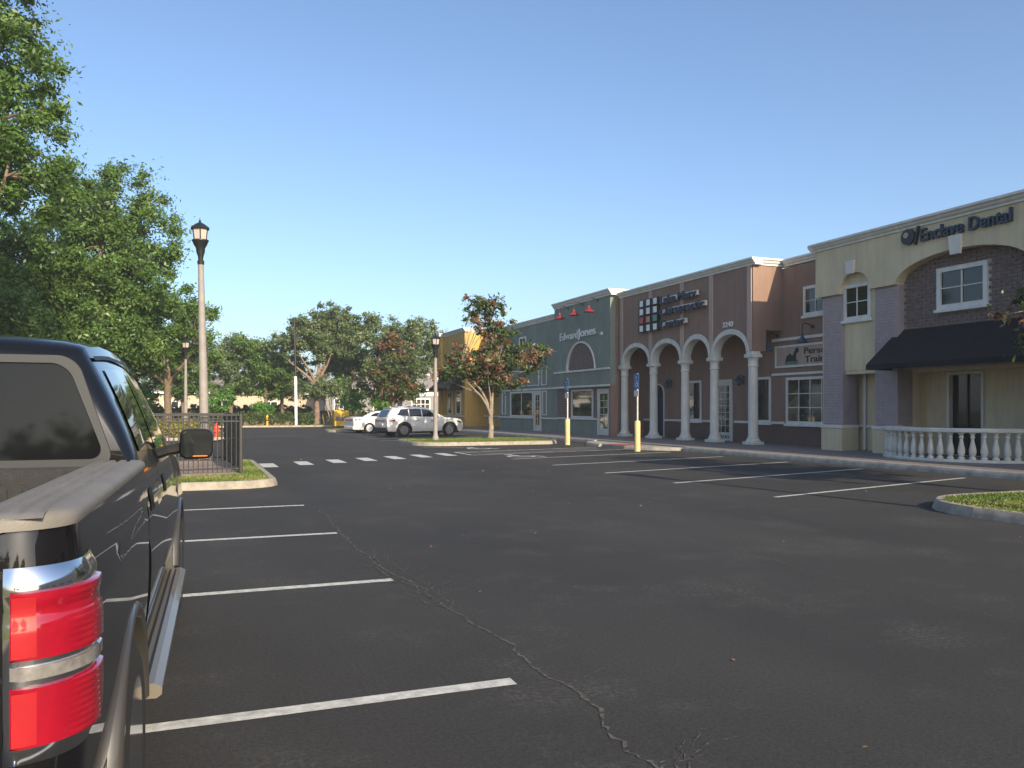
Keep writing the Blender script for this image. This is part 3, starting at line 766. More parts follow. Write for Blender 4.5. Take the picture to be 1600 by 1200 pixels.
# arcade front wall with four arched openings, bottom line at the spring
zs = 3.82
pts = [(Y0, 7.2), (Y1, 7.2), (Y1, zs)]
hw = .17
for a, b in zip(cols_y[:-1], cols_y[1:]):
    yc, ry = (a+b)/2, (a-b)/2-hw
    pts += arc(yc, zs, ry, .78, 0, 180, 16)
pts += [(Y0, zs)]
MB().prism(pts, 0, FX, FX+.32).build('arcade_wall', 'brown', bb, world=True, smooth=30)
for a, b in zip(cols_y[:-1], cols_y[1:]):                                                      # white arch rings
    yc, ry = (a+b)/2, (a-b)/2-hw
    ring = arc(yc, zs, ry+.165, .975, 0, 180, 22)+arc(yc, zs, ry-.012, .768, 180, 0, 22)
    MB().prism(ring, 0, FX-.05, FX+.34).build('arch_ring', 'column', bb, world=True, smooth=30)
csrc = []
for y in cols_y:
    c = MB().lathe([(.205, .30), (.205, .33), (.195, .36), (.193, 1.6), (.18, 3.05)], (0, 0, 0), 12, rot=R(15)).build('column', 'column', bb, smooth=20) if not csrc else inst(csrc[0], bb, (0, 0, 0))
    c.location = (FX+.16-22, y-30, 0)
    if not csrc:
        base = MB().bbox(-.30, .30, -.30, .30, 0, .12, .015).lathe([(.28, .12), (.29, .16), (.26, .20), (.225, .24), (.23, .27), (.205, .31)], seg=16).build('base', 'column', c, smooth=35)
        cap = MB().lathe([(.18, 3.05), (.21, 3.07), (.21, 3.11), (.19, 3.14), (.195, 3.36), (.23, 3.42)], seg=16).bbox(-.25, .25, -.25, .25, 3.42, 3.56, .012).bbox(-.20, .20, -.19, .19, 3.56, 3.665, .006).build('capital', 'column', c, smooth=35)
        csrc = [c, base, cap]
    else:
        inst(csrc[1], c, (0, 0, 0)); inst(csrc[2], c, (0, 0, 0))
for y in cols_y[:]:                                                                            # flat pilasters above the columns
    yy = min(max(y, Y0+.14), Y1-.2)
    MB().box(FX-.04, FX+.01, yy-.13, yy+.13, zs+.12 if y not in (cols_y[0], cols_y[-1]) else zs+.02, 7.17).build('pilaster', 'brownpil', bb, world=True)
cornice(bb, FX, Y0, Y1-.2, 7.45, 'trim', .27, .20, ret0=1.75)
MB().box(FX+.32, BX, Y0, Y0+.25, 4.65, 7.3).build('side_wall', 'brown', bb, world=True)
MB().box(FX+.32, FX+.62, Y0+.002, Y0+.252, zs, 4.65).build('side_wall', 'brown', bb, world=True)
MB().box(FX+.32, BX, Y0+.25, Y1, 4.78, 4.88).build('soffit', 'brown', bb, world=True)
MB().box(FX+.32, 30, Y0+.25, Y1, 6.6, 6.72).build('roof', 'roof', bb, world=True)
# rear wall of the recess, with openings
door_arch = [(36.2, SW), (35.28, SW), (35.28, 2.25)]+arc(35.74, 2.25, .46, .48, 180, 0, 12)[1:]
MB().holed(rect(22.99, Y1, SW-.02, 7.1), [[(y, z) for y, z in door_arch]], 0, BX, BX+.25).build('wall', 'brown', bb, world=True)
MB().box(BX+.21, BX+.24, 35.2, 36.3, SW, 2.8).build('door_leaf', 'signdark', bb, world=True)
ring = [(36.28, SW), (36.28, 2.25)]+arc(35.74, 2.25, .54, .56, 0, 180, 14)[1:]+[(35.20, SW), (35.27, SW), (35.27, 2.25)]+arc(35.74, 2.25, .47, .49, 180, 0, 14)[1:]+[(36.21, SW)]
MB().prism(ring, 0, BX-.05, BX+.05).build('door_surround', 'column', bb, world=True)
cornice(bb, BX, 22.99, Y0-.2, 7.42, 'trim', .27, .18)
MB().box(BX+.25, 30, 22.99, Y0+.25, 6.6, 6.72).build('roof', 'roof', bb, world=True)
MB().box(29.7, 30, 22.99, Y1, SW, 7.2).build('rear_wall', 'brown', bb, world=True)
for (a, b) in ((36.29, 37.4), (33.5, 35.19), (31.18, 32.0), (28.4, 29.6), (26.4, 27.15)):
    MB().bbox(BX-.05, BX-.002, a, b, .95, 1.05, .01).build('band', 'trim', bb, world=True)
window(bb, 32.05, 33.45, 1.0, 2.86, BX, 1, 1, .10, sill=True, glass='shopglass')
window(bb, 27.2, 28.32, 1.0, 2.86, BX, 1, 1, .10, sill=True, glass='shopglass')
window(bb, 23.6, 26.28, .98, 2.78, BX, 4, 3, .10, sill=True, glass='shopglass')
window(bb, 24.0, 25.3, 5.10, 6.22, BX, 2, 2, .11)
MB().box(BX-.05, BX-.002, 23.0, 27.13, 2.88, 2.97).build('band', 'trim', bb, world=True)
MB().box(BX-.05, BX-.002, 23.0, 27.13, 4.24, 4.35).build('band', 'trim', bb, world=True)
def glazed_door(parent, y0, y1, X, zt, number=None, nx=3, nz=7, m='column', transom=.0):
    fr = MB().box(X-.06, X+.05, y0, y0+.10, SW, zt).box(X-.06, X+.05, y1-.10, y1, SW, zt).box(X-.06, X+.05, y0+.1, y1-.1, zt-.12, zt)
    dd = fr.build('door', m, parent, world=True)
    a, b = y0+.10, y1-.10; z0, z1 = SW+.02, zt-.12; st = .14
    MB().box(X-.03, X+.02, a, a+st, z0, z1).box(X-.03, X+.02, b-st, b, z0, z1).box(X-.03, X+.02, a+st, b-st, z1-.15, z1).box(X-.03, X+.02, a+st, b-st, z0, z0+.36).build('door_leaf', m, dd, world=True)
    ga, gb, g0, g1 = a+st, b-st, z0+.36, z1-.15
    bars = MB()
    for i in range(1, nx):
        y = ga+(gb-ga)*i/nx; bars.box(X-.022, X+.015, y-.013, y+.013, g0, g1)
    for k in range(1, nz):
        z = g0+(g1-g0)*k/nz; bars.box(X-.020, X+.013, ga, gb, z-.013, z+.013)
    if nx*nz > 1: bars.build('glazing_bar', m, dd, world=True)
    MB().add([(X-.008, ga, g0), (X-.008, gb, g0), (X-.008, gb, g1), (X-.008, ga, g1)], [(0, 1, 2, 3)]).build('pane', 'shopglass', dd, world=True)
    MB().tube([(X-.05, b-.07, 1.02), (X-.11, b-.07, 1.04), (X-.11, b-.07, 1.36), (X-.05, b-.07, 1.38)], .014, 6).build('handle', 'steel', dd, world=True, smooth=50)
    if number:
        n = thing('door_number', 'black door number %s on the white glazed door' % number[0], 'number', (X-.03, (y0+y1)/2, z0+.1))
        letters(number[0], number[1], X-.03, gb+.02, z0+.09, gb-ga+.04, .006, 'signblack', n, 'digit', bold=.01)
    return dd
glazed_door(bb, 29.72, 31.08, BX, 2.84, ('1300', .22))
MB().box(FX+.32, BX, Y1-.2, Y1, SW, 4.8).build('side_wall', 'brown', bb, world=True)

for (a, b) in ((36.29, 37.19), (31.10, 35.19), (26.9, 29.70), (23.0, 26.9)):
    MB().box(BX-.014, BX-.001, a, b, SW, .949).build('dado', 'dado', bb, world=True)
lm = thing('shop_sign', 'three line dark letter sign with tile emblem over the arcade', 'sign', (FX-.1, 32, 5.3))
for (txt, zb_, wd, ye) in (('Lake Mary', 6.40, 2.9, 30.12), ('Chiropractic', 5.88, 3.5, 29.5), ('Center', 5.28, 2.0, 31.0)):
    MB().bbox(FX-.16, FX-.05, ye, 33.05, zb_+.06, zb_+.28, .008).build('raceway', 'creamtrim', lm, world=True)
    letters(txt, .50, FX-.16, 33.05, zb_, wd, .09, 'signdark', lm, bold=.010)
for r in range(4):
    for c in range(3):
        y = 34.75-c*.62; z = 6.60-r*.40
        m = 'signwhite' if r != 2 else ('signred', 'signorange', 'signteal')[c]
        tl = MB().bbox(FX-.22, FX-.05, y-.25, y+.25, z-.18, z+.18, .01).build('tile_box', 'signblack', lm, world=True)
        MB().bbox(FX-.235, FX-.221, y-.21, y+.09, z-.14, z+.14, .004).build('tile_face', m, tl, world=True)
num = thing('address_number', 'pale street number 3240 above the arch nearest the recess', 'number', (FX, 28.15, 4.9))
letters('3240', .30, FX-.005, 28.50, 4.90, .70, .03, 'signwhite', num, 'digit', bold=.006)
pt = thing('shop_sign', 'framed training shop sign panel with running figure and green stripe', 'sign', (BX, 25.2, 3.2))
fr = MB()
fr.box(BX-.06, BX-.002, 23.1, 26.92, 3.97, 4.05).box(BX-.06, BX-.002, 23.1, 26.92, 3.18, 3.26).box(BX-.06, BX-.002, 26.84, 26.92, 3.26, 3.97)
fr.build('frame', 'trim', pt, world=True)
MB().box(BX-.03, BX-.002, 23.1, 26.84, 3.26, 3.97).build('panel', 'brownpil', pt, world=True)
letters('Personal', .34, BX-.03, 25.28, 3.66, 1.75, .02, 'signblack', pt, bold=.006)
letters('Training', .34, BX-.03, 25.22, 3.34, 1.65, .02, 'signblack', pt, bold=.006)
MB().box(BX-.045, BX-.031, 25.62, 26.28, 3.29, 3.39).build('green_stripe', 'signgreen', pt, world=True)
MB().prism([(26.35, 3.30), (26.25, 3.62), (26.05, 3.72), (25.9, 3.62), (25.8, 3.8), (25.68, 3.78), (25.72, 3.5), (25.62, 3.40), (26.2, 3.40)], 0, BX-.04, BX-.031).build('running_figure', 'signblack', pt, world=True)
MB().lathe([(.055, -.012), (.10, -.012), (.10, 0), (.055, 0), (.055, -.012)], (BX-.03, 25.66, 3.82), 14, 0).build('figure_ring', 'signblack', pt, world=True)
gooseneck('dark blue gooseneck lamp over the training sign, nearer the cream shop', BX-.06, 24.75, 4.03, 'bluelamp', .5, r=.22)
gooseneck('dark blue gooseneck lamp over the training sign, beside the arcade', BX-.06, 26.75, 3.85, 'bluelamp', .5, r=.22)
for (y, lb) in ((29.0, 'dark blue wall lantern right of the numbered arcade door'), (34.6, 'dark blue wall lantern right of the arched arcade door')):
    t = thing('wall_lantern', lb, 'wall lamp', (BX, y, 2.7))
    MB().bbox(BX-.06, BX-.003, y-.06, y+.06, 2.62, 2.95, .008).build('bracket', 'bluelamp', t, world=True)
    MB().tube([(BX-.05, y, 2.9), (BX-.16, y, 3.0), (BX-.25, y, 2.94)], .015, 6).build('arm', 'bluelamp', t, world=True)
    MB().lathe([(.02, .28), (.05, .24), (.15, .12), (.16, .08), (.1, .07), (.09, -.1), (.05, -.13), (0, -.14)], (BX-.25, y, 2.68), 10).build('lantern_head', 'bluelamp', t, world=True, smooth=30)

# ------------------------------------------------------------ green shop: tall block and lower wing
gb = thing('shop_building', 'grey green stucco shop with brick half round and lower wing', 'building', (22, 46, SW))
GX = 20.05
ga, gz = 37.42, 44.3
arch_in = [(39.14, 3.70)]+arc(40.85, 3.70, 1.72, 1.48, 180, 0, 20)[1:-1]+[(42.56, 3.70)]
MB().holed(rect(ga, gz, 2.78, 7.45), [arch_in], 0, GX, GX+.3).build('front_wall', 'green', gb, world=True)
bp_ = MB().box(GX+.10, GX+.2, 39.0, 42.7, 3.6, 5.3).build('brick_panel', 'mortar', gb, world=True)
brick_mass(bp_, GX+.10, 39.14, 42.56, 3.71, 5.2, .26, .095, lambda y, z: ((y-40.85)/1.74)**2+((z-3.7)/1.5)**2 < 1.03, 'brick')
ring = arc(40.85, 3.70, 1.80, 1.56, 0, 180, 22)+arc(40.85, 3.70, 1.71, 1.47, 180, 0, 22)
MB().prism(ring, 0, GX-.05, GX+.1).build('arch_ring', 'trim', gb, world=True)
MB().bbox(GX-.07, GX-.002, ga, gz, 3.59, 3.69, .01).build('band', 'trim', gb, world=True)
MB().bbox(GX-.08, GX-.002, ga, gz, 2.72, 2.82, .01).build('band', 'trim', gb, world=True)
cornice(gb, GX, ga, gz, 7.68, 'trim', .32, .22, ret0=2.4, ret1=None)
MB().box(GX+.3, 22.6, ga-.01, ga+.2, 2.78, 7.5).build('side_wall', 'brown', gb, world=True)
MB().box(GX+.02, 22.6, ga-.01, ga+.2, SW, 2.775).build('side_wall', 'brown', gb, world=True)
MB().box(GX+.3, 22.6, gz-.2, gz, 2.78, 7.5).build('side_wall', 'green', gb, world=True)
SX = GX+.22       # shop front set back under the band
MB().holed(rect(ga+.2, gz, SW, 2.78), [rect(39.7, 42.45, 1.02, 2.62), rect(37.8, 39.2, SW+.01, 2.65)], 0, SX, SX+.2).build('shop_wall', 'green', gb, world=True)
for (a, b) in ((42.5, gz-.02), (39.25, 39.65)):
    q = MB().box(SX-.02, SX-.001, a, b, 1.06, 2.70).build('brick_panel', 'mortar', gb, world=True)
    brick_mass(q, SX-.02, a, b, 1.07, 2.69, .26, .095, lambda y, z: True, 'brick')
q = MB().box(SX-.02, SX-.001, ga+.21, 37.75, 1.06, 2.70).build('brick_panel', 'mortar', gb, world=True)
brick_mass(q, SX-.02, ga+.21, 37.75, 1.07, 2.69, .26, .095, lambda y, z: True, 'brick')
for (a, b) in ((39.25, gz), (ga+.2, 37.72)): MB().bbox(SX-.07, SX-.022, a, b, .95, 1.05, .01).build('band', 'trim', gb, world=True)
window(gb, 39.75, 42.4, 1.06, 2.62, SX, 1, 1, .09, sill=False, glass='shopglass')
glazed_door(gb, 37.82, 39.18, SX, 2.62, None, 2, 5)
# lower wing
WX = 20.4
MB().holed(rect(gz, 54.5, SW, 7.0), [rect(48.3, 52.3, 1.06, 2.65)], 0, WX, WX+.3).build('wing_wall', 'green', gb, world=True)
cornice(gb, WX, gz, 54.5, 7.2, 'trim', .3, .2, ret0=None)
MB().bbox(WX-.07, WX-.002, gz, 54.5, 2.73, 2.83, .01).build('band', 'trim', gb, world=True)
MB().bbox(WX-.07, WX-.002, gz, 47.0, .92, 1.02, .01).build('band', 'trim', gb, world=True)
MB().bbox(WX-.07, WX-.002, 48.25, 54.5, .92, 1.02, .01).build('band', 'trim', gb, world=True)
wg = window(gb, 48.35, 52.3, 1.03, 2.68, WX, 2, 1, .10, sill=False, glass='shopglass')
glazed_door(gb, 47.05, 48.2, WX, 2.68, None, 2, 5)
def panel_frame(y0, y1, z0, z1, X, parent, t=.06):
    MB().box(X-.05, X-.002, y0, y0+t, z0, z1).box(X-.05, X-.002, y1-t, y1, z0, z1).box(X-.05, X-.002, y0+t, y1-t, z1-t, z1).box(X-.05, X-.002, y0+t, y1-t, z0, z0+t).build('panel_moulding', 'trim', parent, world=True)
panel_frame(46.2, 46.85, 1.15, 2.66, WX, gb); panel_frame(53.2, 53.9, 1.15, 2.66, WX, gb)
panel_frame(46.2, 47.0, 3.0, 3.95, WX, gb); panel_frame(47.4, 50.6, 3.0, 3.95, WX, gb)
window(gb, 49.5, 50.7, 5.0, 6.25, WX, 2, 2, .11)
MB().box(20.9, 30, ga, 54.5, 6.3, 6.42).build('roof', 'roof', gb, world=True)
MB().box(29.7, 30, ga, 54.5, SW, 7.0).build('rear_wall', 'green', gb, world=True)
MB().box(WX+.3, 30, 54.3, 54.5, SW, 7.1).build('side_wall', 'green', gb, world=True)
pst = tag(MB().add([(WX-.004, 51.1, 1.75), (WX-.004, 50.55, 1.75), (WX-.004, 50.55, 2.25), (WX-.004, 51.1, 2.25)], [(0, 1, 2, 3)]).build('window_poster', 'magenta', thick=.003), 'magenta poster stuck in the green wing shop window', 'poster')
pst2 = tag(MB().add([(WX-.004, 51.9, 2.25), (WX-.004, 51.35, 2.25), (WX-.004, 51.35, 2.5), (WX-.004, 51.9, 2.5)], [(0, 1, 2, 3)]).build('window_notice', 'paper', thick=.003), 'small white notice in the green wing shop window', 'notice')
ej = thing('shop_sign', 'white raised letter sign on the green block above the half round', 'sign', (GX, 41, 5.4))
letters('Edward', .62, GX-.05, 43.45, 5.46, 2.38, .04, 'signwhite', ej, bold=.0)
letters('Jones', .64, GX-.05, 40.98, 5.50, 2.05, .04, 'signwhite', ej, bold=.010)
MB().bbox(GX-.05, GX-.003, 38.85, 43.5, 5.50, 5.66, .006).build('raceway', 'green', ej, world=True)
MB().bbox(GX-.10, GX-.003, 38.2, 38.4, 5.40, 5.55, .006).build('registered_mark', 'column', ej, world=True)
for (y, w) in ((42.4, 'left'), (40.55, 'middle'), (38.75, 'right')):
    gooseneck('%s one of the three red gooseneck lamps above the white letter sign' % w, GX, y, 6.62, 'redlamp', .55, 'red gooseneck lamps', r=.30)

# ------------------------------------------------------------ yellow shop at the far end
yb = thing('shop_building', 'ochre yellow stucco shop with black awnings at the far end', 'building', (22, 61, SW))
YX = 20.0
niche = [(63.2, 4.4)]+arc(63.9, 5.2, .7, .75, 180, 0, 12)+[(64.6, 4.4)]
MB().holed(rect(61.1, 67.4, SW, 7.6), [niche, rect(62.0, 63.4, SW+.9, 3.0), rect(64.3, 65.6, SW+.9, 3.0)], 0, YX, YX+.3).build('front_wall', 'yellow', yb, world=True)
MB().box(YX+.12, YX+.2, 63, 64.8, 4.3, 6.1).build('niche_back', 'brownpil', yb, world=True)
MB().prism(arc(63.9, 5.2, .8, .85, 0, 180, 14)+arc(63.9, 5.2, .69, .74, 180, 0, 14), 0, YX-.05, YX+.1).build('arch_ring', 'trim', yb, world=True)
window(yb, 62.02, 63.38, 1.07, 2.98, YX, 1, 1, .12, sill=False, glass='shopglass'); window(yb, 64.32, 65.58, 1.07, 2.98, YX, 1, 1, .12, sill=False, glass='shopglass')
MB().box(YX+.3, 22.4, 61.1, 61.35, SW, 7.5).build('side_wall', 'yellow', yb, world=True)
cornice(yb, YX, 61.1, 67.4, 7.85, 'trim', .3, .2, ret0=2.4)
MB().box(YX-.25, YX+.3, 66.9, 67.6, SW, 7.6).build('pier', 'yellow', yb, world=True)
MB().bbox(YX-.4, YX+.3, 66.8, 67.7, 7.6, 7.9, .03).build('pier_cap', 'trim', yb, world=True)
MB().box(21.6, 21.9, 54.52, 61.1, SW, 6.9).build('recess_wall', 'yellow', yb, world=True)
cornice(yb, 21.6, 54.52, 60.9, 7.1, 'trim', .3, .2)
MB().bbox(YX-.06, YX-.002, 61.1, 66.88, .92, 1.02, .01).build('band', 'trim', yb, world=True)
MB().bbox(21.54, 21.598, 54.52, 61.09, .92, 1.02, .01).build('band', 'trim', yb, world=True)
MB().box(20.3, 30, 61.35, 67.4, 6.9, 7.0).box(21.9, 30, 54.6, 61.3, 6.5, 6.6).build('roof', 'roof', yb, world=True)
MB().box(29.7, 30, 54.6, 67.4, SW, 7).build('rear_wall', 'yellow', yb, world=True)
MB().box(YX+.3, 30, 67.2, 67.4, SW, 7.5).build('side_wall', 'yellow', yb, world=True)
awning('black awning on the front of the ochre block at the far end', YX, 61.4, 66.7, 4.25, 3.2, 1.3)
awning('black awning in the recess between the ochre and green shops', 21.6, 56.0, 60.6, 4.1, 3.1, 1.0)

# ------------------------------------------------------------ far houses behind the trees
def house(label, cx, cy, w, dp, h, wall, wins, roofh=2.2, base=None, rot=0):
    t = thing('house', label, 'house', (cx, cy, 0), rot)
    MB().box(-w/2, w/2, 0, dp, 0, h).build('wall', wall, t)
    e = .4
    MB().add([(-w/2-e, -e, h+.002), (w/2+e, -e, h+.002), (w/2+e, dp+e, h+.002), (-w/2-e, dp+e, h+.002), (-w/2+dp*.4, dp/2, h+roofh), (w/2-dp*.4, dp/2, h+roofh)],
             [(0, 1, 5, 4), (1, 2, 5), (2, 3, 4, 5), (3, 0, 4), (0, 3, 2, 1)]).build('roof', 'tileroof', t)
    MB().bbox(-w/2-e, w/2+e, -e-.04, -e, h-.2, h+.05, .01).build('fascia', 'housewhite', t)
    for (x, z, ww, hh, nx, nz) in wins:
        fr = MB().box(x-ww/2-.15, x+ww/2+.15, -.06, -.002, z-.15, z+hh+.15).build('window', 'housewhite', t)
        MB().box(x-ww/2, x+ww/2, -.075, -.061, z, z+hh).build('pane', 'glass', fr)
        b = MB()
        for i in range(1, nx): b.box(x-ww/2+ww*i/nx-.04, x-ww/2+ww*i/nx+.04, -.10, -.076, z, z+hh)
        for k in range(1, nz): b.box(x-ww/2, x+ww/2, -.098, -.078, z+hh*k/nz-.04, z+hh*k/nz+.04)
        b.build('glazing_bar', 'housewhite', fr)
    if base: MB().box(-w/2-.03, w/2+.03, -.03, -.001, base, base+.5).build('band', 'housewhite', t)
    return t
house('grey house with white gridded windows behind the parked white cars', 23.5, 102, 16, 9, 4.0, 'housegrey', [(-5.8, .9, 2.0, 1.8, 4, 3), (-1.0, .9, 2.0, 1.8, 4, 3), (4.0, .9, 2.2, 1.8, 4, 3)], 2.6, 3.2)
house('white two storey house rising behind the grey gridded house', 30.0, 118, 14, 9, 6.6, 'housewhite', [(-4, 4, 1.5, 1.4, 3, 2), (0, 4, 1.5, 1.4, 3, 2), (4, 4, 1.5, 1.4, 3, 2)], 2.6)
house('peach coloured low house glimpsed beyond the hedge at left', 5.0, 112, 22, 9, 3.6, 'beige', [(-7, .9, 1.6, 1.5, 2, 2), (-1, 0.2, 1.4, 2.4, 2, 2), (5, .9, 1.6, 1.5, 2, 2)], 2.2)
house('pale cream low house behind the oaks at far left', -22, 112, 20, 9, 3.4, 'housewhite', [(2, .9, 1.6, 1.5, 2, 2), (7, .9, 1.6, 1.5, 2, 2)], 2.2)

# ------------------------------------------------------------ street furniture
def lamp_post(label, x, y, z0, h, r0=.115, r1=.07, lean=(0, 0), m='post', head=1.0):
    t = thing('street_lamp', label, 'street lamp', (x, y, z0))
    t.rotation_euler = (R(lean[0]), R(lean[1]), 0)
    s = head; hh = h-1.25*s
    MB().lathe([(r0*1.5, 0), (r0*1.5, .12), (r0*1.2, .2), (r0, .28), (r0*.97, hh*.3), (r1, hh)], seg=14).build('pole', m, t, smooth=40)
    MB().lathe([(r1*1.15, hh-.03), (r1*1.3, hh+.05*s), (.065*s, hh+.10*s), (.075*s, hh+.2*s), (.11*s, hh+.30*s), (.12*s, hh+.42*s), (.17*s, hh+.50*s), (.20*s, hh+.58*s), (.22*s, hh+.61*s), (.22*s, hh+.64*s), (0, hh+.64*s)], seg=12).build('fitter', 'black', t, smooth=30)
    MB().lathe([(.165*s, hh+.641*s), (.205*s, hh+.93*s)], seg=6, rot=R(30)).build('lantern_glass', 'frost', t)
    b = MB()
    for k in range(6):
        g = R(30+60*k); b.tube([(.175*s*math.cos(g), .175*s*math.sin(g), hh+.62*s), (.215*s*math.cos(g), .215*s*math.sin(g), hh+.95*s)], .014*s, 5)
    b.build('lantern_cage', 'black', t)
    MB().lathe([(.27*s, hh+.93*s), (.275*s, hh+.955*s), (.14*s, hh+1.06*s), (.05*s, hh+1.11*s), (.03*s, hh+1.13*s), (.035*s, hh+1.16*s), (.012*s, hh+1.19*s), (0, hh+1.27*s)], seg=6, rot=R(30)).build('lantern_roof', 'black', t)
    return t
lamp_post('tall beige street lamp with black lantern behind the metal fence', .43, 24.55, .13, 6.75, .125, .075, (0.3, -1.15), head=1.02)
lamp_post('distant beige street lamp just left of the tall fence lamp', -.15, 51.3, .1, 5.6, .11, .07)
lamp_post('beige street lamp on the grass island before the parked white suv', 10.45, 36.2, .13, 4.9, .10, .07, head=.9)
lamp_post('beige street lamp on the near right grass island', 11.65, 5.2, .13, 5.6, .11, .07)
t = thing('utility_pole', 'slim pole, shade painted dark above, white below, by the far hedge', 'pole', (8.55, 72.3, .1))
MB().tube([(0, 0, 0), (-.05, 0, 4.2)], .13, 10).build('lower_pole', 'whitepole', t, smooth=50)
MB().tube([(-.05, 0, 4.2), (-.15, 0, 9.2)], [.11, .08], 10).build('upper_pole_painted_shade', 'black', t, smooth=50)  # same white pole; shade on its upper length painted in as black

def ada_post(label, x, y):
    t = thing('sign_post', label, 'sign post', (x, y, 0))
    MB().lathe([(.115, 0), (.112, .04), (.108, .5), (.110, 1.08), (.09, 1.12), (.0, 1.13)], seg=14).build('bollard', 'bollard', t, smooth=40)
    MB().bbox(-.028, .028, -.028, .028, 1.12, 2.86, .006).build('post', 'steel', t)
    a = MB().bbox(-.052, -.040, -.19, .19, 2.28, 2.84, .004).build('accessible_plate', 'adablue', t)
    mb = MB().prism(arc(-.02, 2.48, .11, .11, 100, 350, 14)+arc(-.02, 2.48, .085, .085, 350, 100, 14), 0, -.056, -.0525)
    mb.prism(arc(.0, 2.72, .035, .035, 0, 340, 10), 0, -.056, -.0525).prism([(-.02, 2.66), (.02, 2.66), (.0, 2.52), (-.10, 2.50), (-.13, 2.38), (-.10, 2.38), (-.07, 2.46), (.03, 2.48)], 0, -.0555, -.0525)
    mb.build('wheelchair_mark', 'signwhite', a)
    MB().bbox(-.052, -.040, -.16, .16, 2.02, 2.24, .004).build('fine_plate', 'paper', t)
    return t
ada_post('accessible parking sign on yellow bollard in front of the brown arcade', 15.35, 26.55)
ada_post('accessible parking sign on yellow bollard in front of the green shop', 15.3, 32.45)

# metal fence round the left island plot
def fence(label, p0, p1, z0, h, gate=False):
    L_ = math.hypot(p1[0]-p0[0], p1[1]-p0[1]); a = math.atan2(p1[1]-p0[1], p1[0]-p0[0])
    t = thing('metal_fence', label, 'fence', (p0[0], p0[1], z0), a)
    for z in (.10, h-.16, h-.02): MB().bbox(0, L_, -.018, .018, z-.018, z+.018, .004).build('rail', 'black', t)
    n = int(L_/.10); src = None
    for i in range(n+1):
        x = L_*i/n
        if src is None: src = MB().bbox(-.010, .010, -.010, .010, .02, h-.04, .002).build('picket', 'black', t); src.location = (x+.02, 0, 0)
        else: inst(src, t, (min(x, L_-.02), 0, 0))
    k = max(1, int(round(L_/2.2))); ps = None
    for i in range(k+1):
        x = L_*i/k
        if ps is None: ps = MB().bbox(-.035, .035, -.035, .035, 0, h+.02, .006).build('post', 'black', t); ps.location = (x, .0, 0)
        else: inst(ps, t, (x, 0, 0))
    if gate: MB().tube([(L_*.30, .03, .14), (L_*.98, .03, h*.60)], .02, 6).build('brace', 'black', t)
    return t
fence('black metal picket fence facing the stalls beside the pickup', (-4.3, 18.9), (1.1, 19.6), .13, 1.32, True)
fence('black metal picket fence running back from the island corner', (1.1, 19.6), (.95, 24.2), .13, 1.32)
fence('black metal picket fence along the rear of the island plot', (.95, 24.2), (-4.3, 24.2), .13, 1.32)
# debris white stone on grass
hy = thing('fire_hydrant', 'red fire hydrant at the far kerb seen through the fence', 'hydrant', (1.3, 43.7, .1))
MB().lathe([(.15, 0), (.15, .04), (.10, .05), (.095, .45), (.13, .46), (.13, .50), (.115, .56), (.07, .66), (.03, .70), (.03, .76), (0, .76)], seg=14).build('barrel', 'hydrant', hy, smooth=40)
for s_ in (-1, 1): MB().tube([(s_*.08, 0, .36), (s_*.17, 0, .36)], .05, 10).build('nozzle', 'hydrant', hy, smooth=40)
MB().tube([(0, -.08, .34), (0, -.18, .34)], .065, 10).build('nozzle', 'hydrant', hy, smooth=40)
yh = thing('utility_marker', 'small yellow marker post standing in the far hedge', 'marker', (6.15, 72.0, .1))
MB().lathe([(.09, 0), (.09, .7), (.11, .72), (.11, .85), (.07, .92), (0, .95)], seg=10).build('marker_post', 'yellowbox', yh, smooth=40)
MB().lathe([(.092, .45), (.092, .55)], seg=10).build('marker_band', 'black', yh)
nbx = thing('newspaper_box', 'yellow newspaper box standing on the far grass edge', 'newspaper box', (11.75, 68.6, 0))
MB().bbox(-.62, .62, -.3, .3, .12, 1.0, .04).build('cabinet', 'yellowbox', nbx)
MB().prism([(-.30, 1.0), (.30, 1.0), (.30, 1.42), (-.1, 1.42)], 0, -.6, .6).build('hood', 'yellowbox', nbx)
MB().box(-.5, .5, -.315, -.301, .55, .92).build('door_panel', 'tan', nbx)
for x in (-.5, .5): MB().box(x-.05, x+.05, -.25, .25, 0, .12).build('foot', 'black', nbx)

